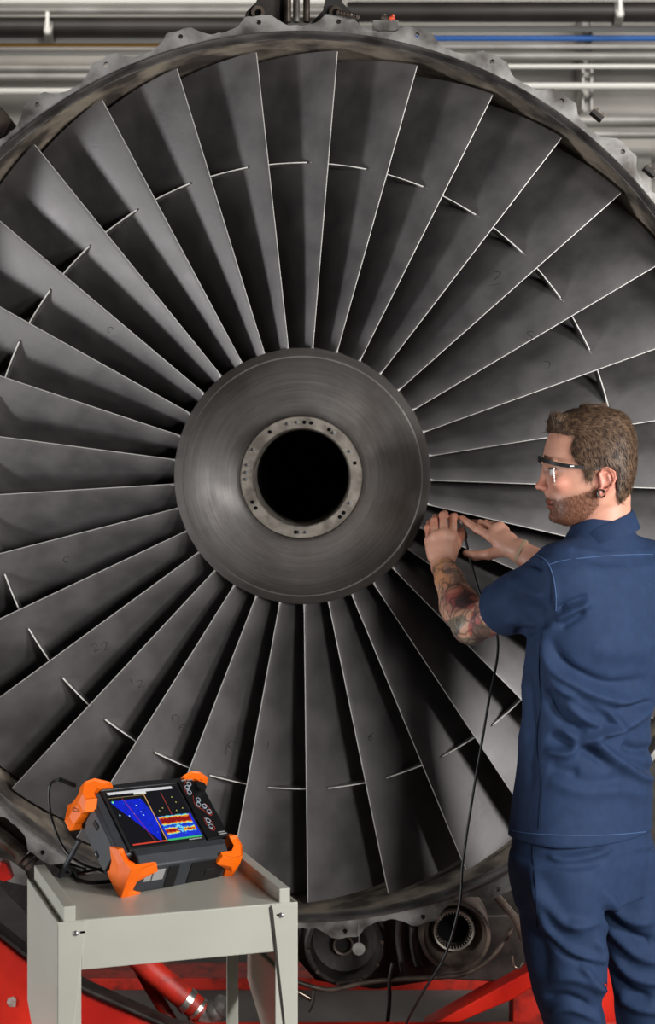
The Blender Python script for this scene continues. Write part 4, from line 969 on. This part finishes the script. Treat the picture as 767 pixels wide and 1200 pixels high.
for sg in (1, -1):
    l_ = lat * sg
    mixc(head * np.exp(-(((uy - 540.5 + (ux - 640) * 0.08) / 2.4)**2)) * (l_ > .010) * (l_ < .048) * (ux < 656) * 0.8, L3(92, 62, 46))
    ed = np.hypot((l_ - .030) / .0125, (uy - 552) / 5.0); mixc(head * (ed < 1) * (ux < 650) * (uy > 549), L3(225, 215, 208))
    mixc(head * (np.hypot((l_ - .026) / .0058, (uy - 551.5) / 3.2) < 1) * (ux < 648), L3(60, 62, 60)); mixc(head * (np.abs(uy - 548.8) < 1.0) * (ed < 1.4) * (ux < 652), L3(60, 38, 30))
# tattoo sleeve on the left forearm
ab = LW - LE_; t_ = ((V - LE_) @ ab) / (ab @ ab); d_ = np.linalg.norm(V - LE_ - np.clip(t_, 0, 1)[:, None] * ab, axis=1)
ua = LS - LE_; t2 = ((V - LE_) @ ua) / (ua @ ua); d2 = np.linalg.norm(V - LE_ - np.clip(t2, 0, 1)[:, None] * ua, axis=1)
arm = ((t_ > -0.2) & (t_ < 0.97) & (d_ < .075)) | ((t2 > -.2) & (t2 < .6) & (d2 < .07))
q1 = noise3(V, 95, 5); q2 = noise3(V, 140, 6); q3 = noise3(V, 50, 9); q4 = noise3(V, 60, 12)
mixc(arm * 0.35, L3(196, 158, 128))
up = sig((t_ - 0.38) * 14) * arm; lo_ = (1 - sig((t_ - 0.38) * 14)) * arm
mixc(up * (q3 > 0.7) * 0.6, L3(206, 138, 84)); mixc(up * (q4 > 0.55) * 0.6, L3(120, 116, 106)); mixc(lo_ * (q3 > 0.35) * 0.75, L3(176, 66, 70)); mixc(lo_ * (q4 > 0.5) * 0.7, L3(84, 104, 92)); mixc(lo_ * (q4 < -0.9) * 0.5, L3(110, 40, 50))
mixc(arm * np.exp(-(np.minimum(np.abs(q1), np.abs(q2 + .2)) / 0.16)**2) * 0.85, L3(52, 50, 50))
mixc(arm * sig((noise3(V, 70, 15) - 1.0) * 8) * 0.7, L3(70, 72, 74))
mixc(((t_ > .90) & (t_ < .925) & (d_ < .06)) * 0.6, L3(88, 84, 80))
# redder knuckles and fingertips
mixc(((px < 612) & (py < 640) & (V[:, 1] > -.12)) * 0.35, L3(205, 120, 92))
ca = body.data.color_attributes.new('skin_colour', 'FLOAT_COLOR', 'POINT'); ca.data.foreach_set('color', np.concatenate([C, np.ones((len(C), 1))], 1).astype(np.float32).ravel())

# ---- clothing
STR_SHIRT = [  # pixel-view fold lines: points, height (m), half width (px)
 ([(640,738),(640,760),(652,785),(672,800),(700,815),(735,822),(765,812)], .010, 7), ([(636,770),(650,800),(680,820),(712,838),(720,850),(700,862),(680,872)], .010, 6),
 ([(640,805),(650,832),(668,850),(690,856)], -.009, 6), ([(668,812),(700,832),(714,842)], -.008, 5), ([(690,862),(712,885),(745,905),(765,915)], .010, 7),
 ([(700,858),(730,850),(752,835),(766,815)], .008, 6), ([(640,860),(665,872),(690,880),(720,900)], -.009, 7), ([(636,880),(655,882),(676,876),(690,866)], .007, 5),
 ([(650,726),(668,716),(694,704)], .007, 5), ([(652,716),(668,708),(690,699)], -.006, 4), ([(655,735),(670,728),(686,716)], -.005, 4), ([(640,745),(660,776),(690,795),(720,802),(760,795)], -.006, 6),
 ([(728,872),(748,880),(766,876)], -.007, 6), ([(720,830),(745,826),(764,822)], -.006, 5), ([(640,915),(680,925),(730,925),(766,935)], .004, 9), ([(640,900),(665,905),(680,905)], -.004, 7),
 ([(612,790),(618,830),(612,880)], .004, 6), ([(622,780),(626,850),(620,930)], -.004, 5), ([(690,760),(730,765),(764,760)], .003, 12), ([(664,905),(690,920),(735,912)], -.004, 8),
 ([(596,676),(615,692),(640,700)], .004, 6), ([(590,700),(612,712),(640,716)], -.004, 7), ([(585,730),(612,728),(640,738),(652,724)], .004, 6), ([(600,742),(625,738),(646,728)], -.005, 5),
 ([(626,654),(640,664),(648,690),(650,715)], .004, 5), ([(636,660),(643,672),(646,695),(645,714)], -.004, 3.5), ([(604,660),(622,660),(636,668)], -.004, 4), ([(668,640),(690,655),(730,658)], -.002, 6),
 ([(660,820),(684,842),(704,850)], .006, 5), ([(655,850),(672,868),(668,884),(648,888)], .005, 5), ([(735,890),(752,902),(767,904)], -.006, 6)]
STR_PANTS = [([(628,982),(640,990),(662,997),(690,994),(712,985)], -.007, 5), ([(640,1000),(662,1008),(700,1000),(716,990)], .006, 5), ([(628,1030),(640,1055),(660,1080),(690,1092)], .008, 7),
 ([(622,1010),(632,1060),(650,1105),(680,1122),(704,1126)], .010, 7), ([(632,1088),(655,1112),(675,1124),(700,1132)], -.010, 5), ([(700,1100),(704,1118),(702,1130)], .008, 5), ([(610,1060),(630,1100),(640,1150)], -.005, 9),
 ([(665,1080),(690,1084),(702,1078)], .005, 5), ([(680,1128),(695,1150),(710,1168)], .008, 5), ([(640,1150),(670,1145),(700,1160),(712,1180)], .006, 6), ([(636,1168),(665,1168),(695,1182)], -.006, 5),
 ([(640,1188),(670,1182),(708,1200)], .005, 5), ([(706,1040),(725,1070),(745,1080),(767,1078)], .009, 7), ([(704,1075),(725,1100),(750,1120),(780,1128)], .009, 7), ([(706,1060),(728,1090),(756,1102),(780,1104)], -.009, 6),
 ([(712,1110),(735,1140),(760,1150),(785,1150)], .008, 6), ([(714,1130),(735,1160),(765,1170)], -.008, 6), ([(722,1165),(745,1180),(780,1186)], .007, 6), ([(735,995),(760,990),(770,980)], .004, 5), ([(760,1105),(775,1100)], .005, 5),
 ([(640,1210),(680,1225),(715,1222)], .006, 9), ([(650,1260),(690,1270),(730,1262)], -.006, 9), ([(655,1330),(700,1345),(745,1330)], .007, 10), ([(730,1240),(770,1250),(800,1240)], .007, 9), ([(735,1320),(775,1330),(815,1322)], .007, 9), ([(665,1400),(705,1412),(745,1400)], .008, 9)]
def folds(V, Q, strokes, amp=1.0, gen=.0012, seed=3):
    N = vnormals(V, Q); px, py = proj(V); face = sig((-N[:, 1] - 0.02) * 9); D = np.zeros(len(V))
    for P, h, wd in strokes:
        d, t = dist_poly(px, py, s2(P)); D += h * np.exp(-(d / wd)**2) * np.clip(np.sin(np.clip(t, 0.02, 0.98) * pi) * 1.6, 0.05, 1)
    V = V + N * (D * face * amp)[:, None]
    w_ = noise3(V * np.array([1, 1, 1.6]), 34, seed) * gen + np.maximum(0, noise3(V * np.array([1, 1, 2.2]), 22, seed + 1)) * gen * 2.0 * (1 - face)
    return V + N * w_[:, None]
S = Field((0.36, -0.80, 0.87), (0.92, -0.10, 1.66), 0.0040)
S.loft([wp(0, p)[2] for p in (648, 662, 700, 750, 800, 850, 900, 940, 975)], [wp(x, 0)[0] for x in (706, 710, 712, 705, 692, 688, 686, 683, 682)], [-.485] * 9,
       [.13, .185, .198, .184, .164, .158, .166, .171, .176], [.078, .098, .116, .126, .120, .113, .117, .120, .123], LAT, 0.02, 2.25)
S.cone(wp(703, 646, -.485), wp(668, 672, -.56), .062, .066, .035); S.cone(wp(703, 646, -.485), wp(766, 672, -.39), .062, .066, .035)
S.cone(wp(706, 622, -.49), wp(704, 655, -.485), .066, .085, .03)
SD = (LE_ - LS) / np.linalg.norm(LE_ - LS); CUT = wp(585, 712, -.41)
S.cone(LS, LS * .5 + LE_ * .5, .075, .064, .030); S.cone(LS * .5 + LE_ * .5, CUT + SD * .02, .064, .060, .02)
S.op(lambda X, Y, Z: np.maximum((X - CUT[0])*SD[0] + (Y - CUT[1])*SD[1] + (Z - CUT[2])*SD[2], -9), CUT - .13, CUT + .13, 0.0) if False else None
sl, X, Y_, Z = S.sub(CUT - .16, CUT + .16); dpl = (X - CUT[0])*SD[0] + (Y_ - CUT[1])*SD[1] + (Z - CUT[2])*SD[2]
near = ((X - CUT[0])**2 + (Y_ - CUT[1])**2 + (Z - CUT[2])**2) < .13**2
S.F[sl] = np.where(near & (dpl > -0.02), np.maximum(S.F[sl], dpl), S.F[sl])
S.cone(CUT - SD * .016, CUT + SD * .08, .0505, .0535, .002, 'cut')
S.chain([RS, (RS + RE) / 2, RS * .25 + RE * .75], [.072, .064, .060], .03)
V, Q = S.mesh(); del S
V = smooth(V, Q, 2, .4); V = folds(V, Q, STR_SHIRT, 2.1, .0016, 3); V = smooth(V, Q, 1, .3)
shirt = np_mesh('shirt', V, Q, 'navy_twill', man, PO); tag(shirt, 'navy short-sleeved work shirt')
bvh_s = BVHTree.FromPolygons([tuple(v) for v in V], [tuple(q) for q in Q])

LG = Field((0.44, -0.72, 0.03), (0.94, -0.24, 0.97), 0.0045)
zz = lambda p: wp(0, p)[2]
LG.loft([zz(p) for p in (945, 975, 1010, 1050)], [wp(x, 0)[0] for x in (683, 682, 683, 684)], [-.485] * 4, [.160, .168, .172, .165], [.112, .116, .120, .112], LAT, .02, 2.3)
lp = (1000, 1050, 1100, 1150, 1200, 1260, 1350, 1420, 1436)
LG.loft([zz(p) for p in lp], [wp(x, 0)[0] for x in (650, 653, 656, 662, 674, 684, 692, 698, 699)], [-.555, -.56, -.56, -.56, -.56, -.55, -.54, -.54, -.54], [.086, .086, .083, .076, .069, .066, .064, .067, .066], [.100, .098, .092, .084, .076, .076, .072, .074, .070], LAT, .025)
LG.loft([zz(p) for p in lp], [wp(x, 0)[0] for x in (728, 737, 744, 752, 762, 771, 778, 782, 783)], [-.43, -.42, -.42, -.42, -.42, -.41, -.40, -.40, -.40], [.082, .080, .076, .074, .071, .068, .066, .068, .066], [.098, .096, .090, .082, .076, .074, .072, .074, .070], LAT, .006)
GA, GB = wp(706, 1132), wp(718, 1212)
def gap(X, Y, Z):
    t = np.clip((GA[2] - Z) / (GA[2] - GB[2]), -0.5, 1.6); xc = GA[0] + (GB[0] - GA[0]) * t
    xc = xc + (Y + .49) * 0.20
    return np.maximum(np.abs(X - xc) - (0.008 + 0.006 * np.clip(t, 0, 1)), Z - GA[2]) + 0 * Y
LG.op(gap, (GA[0] - .08, -.70, GA[2] - .20), (GB[0] + .08, -.26, GA[2] + .01), .004, 'cut')
V, Q = LG.mesh(); del LG
V = smooth(V, Q, 2, .4); V = folds(V, Q, STR_PANTS, 1.7, .0022, 21); V = smooth(V, Q, 1, .3)
pants = np_mesh('trousers', V, Q, 'navy_twill', man, PO); tag(pants, 'navy work trousers')
bvh_p = BVHTree.FromPolygons([tuple(v) for v in V], [tuple(q) for q in Q])
# boots
for (cx, Yc) in ((699, -.54), (783, -.40)):
    c = wp(cx, 1440, Yc); F_ = np.array([-sin(A_), cos(A_), 0]); BF = Field((c[0] - .28, Yc - .20, -0.004), (c[0] + .16, Yc + .28, .16), .005)
    BF.cone((c[0], c[1], .14), (c[0], c[1], .06), .052, .050, .02); BF.cone((c[0], c[1], .045), np.array((c[0], c[1], .045)) + F_ * .09, .045, .046, .02)
    BF.cone(np.array((c[0], c[1], .04)) + F_ * .08, np.array((c[0], c[1], .036)) + F_ * .17, .045, .036, .02)
    s_, X, Y_, Z = BF.sub((-9, -9, -9), (9, 9, 9)); BF.F = np.maximum(BF.F, 0.0005 - Z + 0 * X + 0 * Y_)
    Vb, Qb = BF.mesh(); np_mesh('boot', smooth(Vb, Qb, 1), Qb, 'boot_leather', man, PO)
# seams laid on the cloth
def seam(name, P, bvh, r, m, parent, dens=10, off=0.0011):
    pts = []
    for x, y in s2(P):
        d = (W(x, y, 0) - CAM).normalized(); h = bvh.ray_cast(CAM, d)
        if h[0] is not None: pts.append(h[0] + h[1] * off - PO)
    if len(pts) > 2:
        for _ in range(2): pts = [pts[0]] + [(pts[i-1] + pts[i]*2 + pts[i+1]) / 4 for i in range(1, len(pts) - 1)] + [pts[-1]]
        o = MB().tube(pts, r, 6).build(name, m, parent); return o
seam('yoke_seam', [(643, 662), (660, 657), (702, 652), (740, 650), (764, 650)], bvh_s, .0011, 'navy_seam', shirt)
seam('armhole_seam', [(630, 651), (640, 658), (647, 672), (651, 696), (651, 716)], bvh_s, .0013, 'navy_seam', shirt)
seam('side_seam', [(634, 742), (632, 770), (632, 798), (634, 826), (630, 850), (629, 877), (632, 900), (634, 921), (632, 950), (631, 972)], bvh_s, .0012, 'navy_dark_seam', shirt)
seam('hem', [(600, 973), (615, 976), (640, 978), (680, 979), (720, 978), (762, 974)], bvh_s, .0012, 'navy_seam', shirt)
seam('side_seam', [(624, 984), (625, 1010), (627, 1040), (629, 1070), (629, 1086)], bvh_p, .0014, 'navy_dark_seam', pants)
# sleeve hem ring
u1 = Vector(SD).orthogonal().normalized(); u2 = Vector(SD).cross(u1)
for dd, rr, m_ in ((-.022, .0615, 'navy_seam'),):
    c = Vector(CUT + SD * dd); P = []
    for q in np.linspace(0, 2*pi, 33):
        d = u1 * cos(q) + u2 * sin(q); h = bvh_s.ray_cast(c, d)
        P.append((h[0] if h[0] is not None and h[3] < .075 else c + d * rr) - PO)
    MB().tube(P, .0010, 6).build('sleeve_seam', m_, shirt)
# collar: a folded band standing round the neck, higher behind
v = []; f = []; n = 48; cc = wp(704, 625, -.49)
for j in range(n):
    a = 2 * pi * j / n; back = cos(a - radians(0))      # a=0 points backwards (+X side)
    dx, dy = cos(a), sin(a)
    zt_ = wp(0, 598 + 15 * (1 - back) / 1.0)[2]; zb = wp(0, 616 + 14 * (1 - back))[2]
    rt, rb = .0635, .083
    for (r, z) in ((rt - .004, zt_ - .012), (rt, zt_), (rt + .004, zt_ + .001), (rt + .010, zt_ - .006), (rb, zb), (rb + .002, zb - .004), (rb - .004, zb - .004), (rt + .003, zt_ - .016)):
        v.append((cc[0] + dx * r * 1.0 - (0.004 if back < 0 else 0) - PO.x, cc[1] + dy * r * .98 - PO.y, z))
for j in range(n):
    for i in range(8): f.append((j*8 + i, j*8 + (i+1) % 8, ((j+1) % n)*8 + (i+1) % 8, ((j+1) % n)*8 + i))
col = MB().add(v, f).build('collar', 'navy_twill', shirt, ang=50)

# ---- hair: cap plus loose strands
HF = Field((HC[0] - .13, HC[1] - .10, hv(600)), (HC[0] + .12, HC[1] + .10, hv(474)), .0028)
HF.op(head_fn(.006, .011), (HC[0] - .14, HC[1] - .11, hv(600)), (HC[0] + .13, HC[1] + .11, hv(474)), 0)
HF.cone(headpt(652, 494, .03), headpt(652, 494, -.03), .014, .014, .012)
HP = [(630, 505), (641, 507), (655, 509), (667, 511), (664, 522), (663, 532), (671, 541), (676, 548), (679, 560), (685, 560), (688, 552), (694, 549), (704, 546), (713, 553), (714, 568), (716, 580), (721, 588), (729, 592), (745, 592), (760, 560), (760, 460), (640, 460), (630, 490)]
s_, X, Y_, Z = HF.sub((-9, -9, -9), (9, 9, 9)); gx = (693 + (X - HC[0]) * 535.2) + 0 * Z; gy = (545 - (Z - HC[2]) * 535.2) + 0 * X
gd, _ = dist_poly(gx, gy, HP + [HP[0]]); gi = in_poly(gx, gy, HP); sd = np.where(gi, -gd, gd) / 535.2
lat2 = np.abs(Y_ - HC[1]); HF.F = np.maximum(HF.F, (sd + 0 * Y_).astype(np.float32))
V, Q = HF.mesh(); V = smooth(V, Q, 2, .5); N = vnormals(V, Q)
V = V + N * (noise3(V * np.array([1, 1, .6]), 330, 31) * .0010)[:, None]
hair = np_mesh('hair', V, Q, 'hair_brown', man, PO); tag(hair, 'short brown hair')
def ribbons(name, roots, nrm, dirs, length, width, m, parent, lift=.35, seed=1):
    r = np.random.default_rng(seed); n = len(roots); K = 4; VV = []; FF = []
    side = np.cross(nrm, dirs); side /= np.linalg.norm(side, axis=1)[:, None] + 1e-9
    L = length * r.uniform(.6, 1.2, n)[:, None]; P = []
    for k in range(K):
        t = k / (K - 1); P.append(roots + dirs * L * t + nrm * (lift * L * (t - t * t * .7) + .0006))
    A = np.zeros((n, K * 2, 3)); 
    for k in range(K):
        w_ = width * (1 - .85 * k / (K - 1)); A[:, 2*k] = P[k] - side * w_ / 2; A[:, 2*k+1] = P[k] + side * w_ / 2
    base = np.arange(n)[:, None] * 2 * K; Qs = [base + np.array([[2*k, 2*k+1, 2*k+3, 2*k+2]]) for k in range(K - 1)]
    return np_mesh(name, A.reshape(-1, 3), np.concatenate(Qs), m, parent, PO)
ux = 693 + (V[:, 0] - HC[0]) * 535.2; uy = 545 - (V[:, 2] - HC[2]) * 535.2; R_ = np.hypot(ux - 693, uy - 538)
rel = (V - HC); outw = (rel / np.linalg.norm(rel, axis=1)[:, None] * N).sum(1) > .35
idx = np.nonzero(outw & ~((ux > 690) & (ux < 717) & (uy > 541) & (uy < 590)))[0]; idx = rng.choice(idx, min(8000, len(idx)), replace=False)
topw = np.clip((545 - uy[idx] - 20) / 35, 0, 1)[:, None]; frontw = np.clip((668 - ux[idx]) / 22, 0, 1)[:, None]
dv = topw * np.array([.8, 0, .05]) + (1 - topw) * np.array([.35, 0, -1.0]); dv = dv * (1 - frontw * topw) + frontw * topw * np.array([-.15, -.2, .8])
dv = dv + rng.normal(0, .24, dv.shape); Ni = N[idx]; dv = dv - Ni * (dv * Ni).sum(1)[:, None]; dv /= np.linalg.norm(dv, axis=1)[:, None]
hs = ribbons('hair_strands', V[idx], Ni, dv, .021, .0015, 'hair_strand', hair, .30); hs['kind'] = 'stuff'
# stubble along the jaw
me = body.data; Vb = np.zeros(len(me.vertices) * 3, np.float32); me.vertices.foreach_get('co', Vb); Vb = Vb.reshape(-1, 3).astype(float) + np.array(PO)
Nb = np.zeros(len(Vb) * 3, np.float32); me.vertices.foreach_get('normal', Nb); Nb = Nb.reshape(-1, 3).astype(float)
idx = np.nonzero(bm_ > .55)[0]; idx = rng.choice(idx, min(5000, len(idx)), replace=False)
dv = np.array([-.25, 0, -1.0]) + rng.normal(0, .35, (len(idx), 3)); Ni = Nb[idx]; dv -= Ni * (dv * Ni).sum(1)[:, None]; dv /= np.linalg.norm(dv, axis=1)[:, None] + 1e-9
br = ribbons('beard', Vb[idx], Ni, dv, .0050, .0008, 'stubble', man, .5, 3); br['kind'] = 'stuff'; br['label'] = 'short reddish-brown beard'
# ear tunnel
c = Vector(headpt(695.8, 577.2, .0795)) - PO
MB().lathe([(0.004, .0066), (-0.005, .0070), (-0.006, .0096), (-0.003, .0100), (0.004, .0095)], 32, c).build('ear_tunnel', 'rubber_black', man)
# wrist band on the right wrist
wa = Vector(wp(608.5, 645.5, -.186)); wb = Vector(wp(611.5, 647, -.188))
MB().tube([wa - PO, wb - PO], .0305, 24).build('wrist_band', 'leather_tan', man)

# ---- safety glasses
GO2 = Vector(headpt(640, 545, 0)); gl = empty('safety_glasses', GO2); tag(gl, 'clear wraparound safety glasses with black temple arms on the man', 'glasses')
def hp(x, y, l): return Vector(headpt(x, y, l)) - GO2
for sg in (1, -1):
    P = [hp(631.5, 536, sg*.008), hp(633, 538.5, sg*.030), hp(640, 541.5, sg*.058), hp(652, 544.5, sg*.074), hp(672, 547, sg*.0795), hp(688, 548.5, sg*.0805), hp(699, 549.5, sg*.0800)]
    b = MB(); Q_ = spline(P, 6); hgt = np.interp(np.arange(len(Q_)), [0, 6, 14, 24, len(Q_) - 1], [.0035, .0045, .0045, .0038, .0016])
    vv_ = []; ff = []
    for i, q in enumerate(Q_):
        t = (Q_[min(i+1, len(Q_)-1)] - Q_[max(i-1, 0)]).normalized(); nn = t.cross(Vector((0, 0, 1))).normalized()
        for (a, c_) in ((-1, -1), (-1, 1), (1, 1), (1, -1)): vv_.append(q + nn * a * .0014 + Vector((0, 0, 1)) * c_ * hgt[i])
    for i in range(len(Q_) - 1):
        for k in range(4): ff.append((i*4 + k, i*4 + (k+1) % 4, (i+1)*4 + (k+1) % 4, (i+1)*4 + k))
    ff += [(3, 2, 1, 0), tuple((len(Q_)-1)*4 + k for k in range(4))]
    te = MB().add(vv_, ff).build('temple_arm', 'rubber_black', gl, smooth=False)
    if sg == 1: MB().box(Vector(hp(660, 545.8, .0812)) - Vector((.0, .001, .0012)), Vector(hp(665, 545.8, .0812)) + Vector((0, .001, .0012))).build('arm_mark', 'label_white', te, smooth=False)
    # lens: curved sheet
    v = []; f = []; nu, nv = 14, 9
    for i in range(nu):
        t = i / (nu - 1); l = .004 + .058 * t ** .9 if t < .8 else None
        a = t * 1.45; lx = 632.5 + 22 * (1 - cos(a)); ll = .006 + .066 * sin(a) 
        for j in range(nv):
            s_ = j / (nv - 1); top = 537 + 5.5 * t; bot = 556 + 10 * sin(min(1, t * 1.3) * pi * .62) - 10 * max(0, t - .62) / .38
            v.append(hp(lx + 2.5 * s_ * s_ + (3 * max(0, s_ - .5) if t < .3 else 0), top + (bot - top) * s_, sg * (ll - .001 * s_)))
    for i in range(nu - 1):
        for j in range(nv - 1): f.append((i*nv + j, (i+1)*nv + j, (i+1)*nv + j + 1, i*nv + j + 1))
    b = MB().add(v, f).build('lens', 'clear_lens', gl)

# ---- probe held between the hands
pb = empty('ultrasonic_probe', W(541, 622, -.085)); tag(pb, 'small metal probe held between the fingertips of both hands', 'probe')
PBO = W(541, 622, -.085)
MB().tube([W(538, 608, -.075) - PBO, W(541, 620, -.080) - PBO], .0075, 14).build('probe_tip', 'light_alloy', pb)
MB().tube([W(541, 620, -.080) - PBO, W(544, 632, -.082) - PBO], .0085, 14).build('grip', 'rubber_black', pb)
MB().tube([W(543, 624, -.078) - PBO, W(546, 628, -.078) - PBO], .0055, 12).build('connector', 'silver_band', pb)
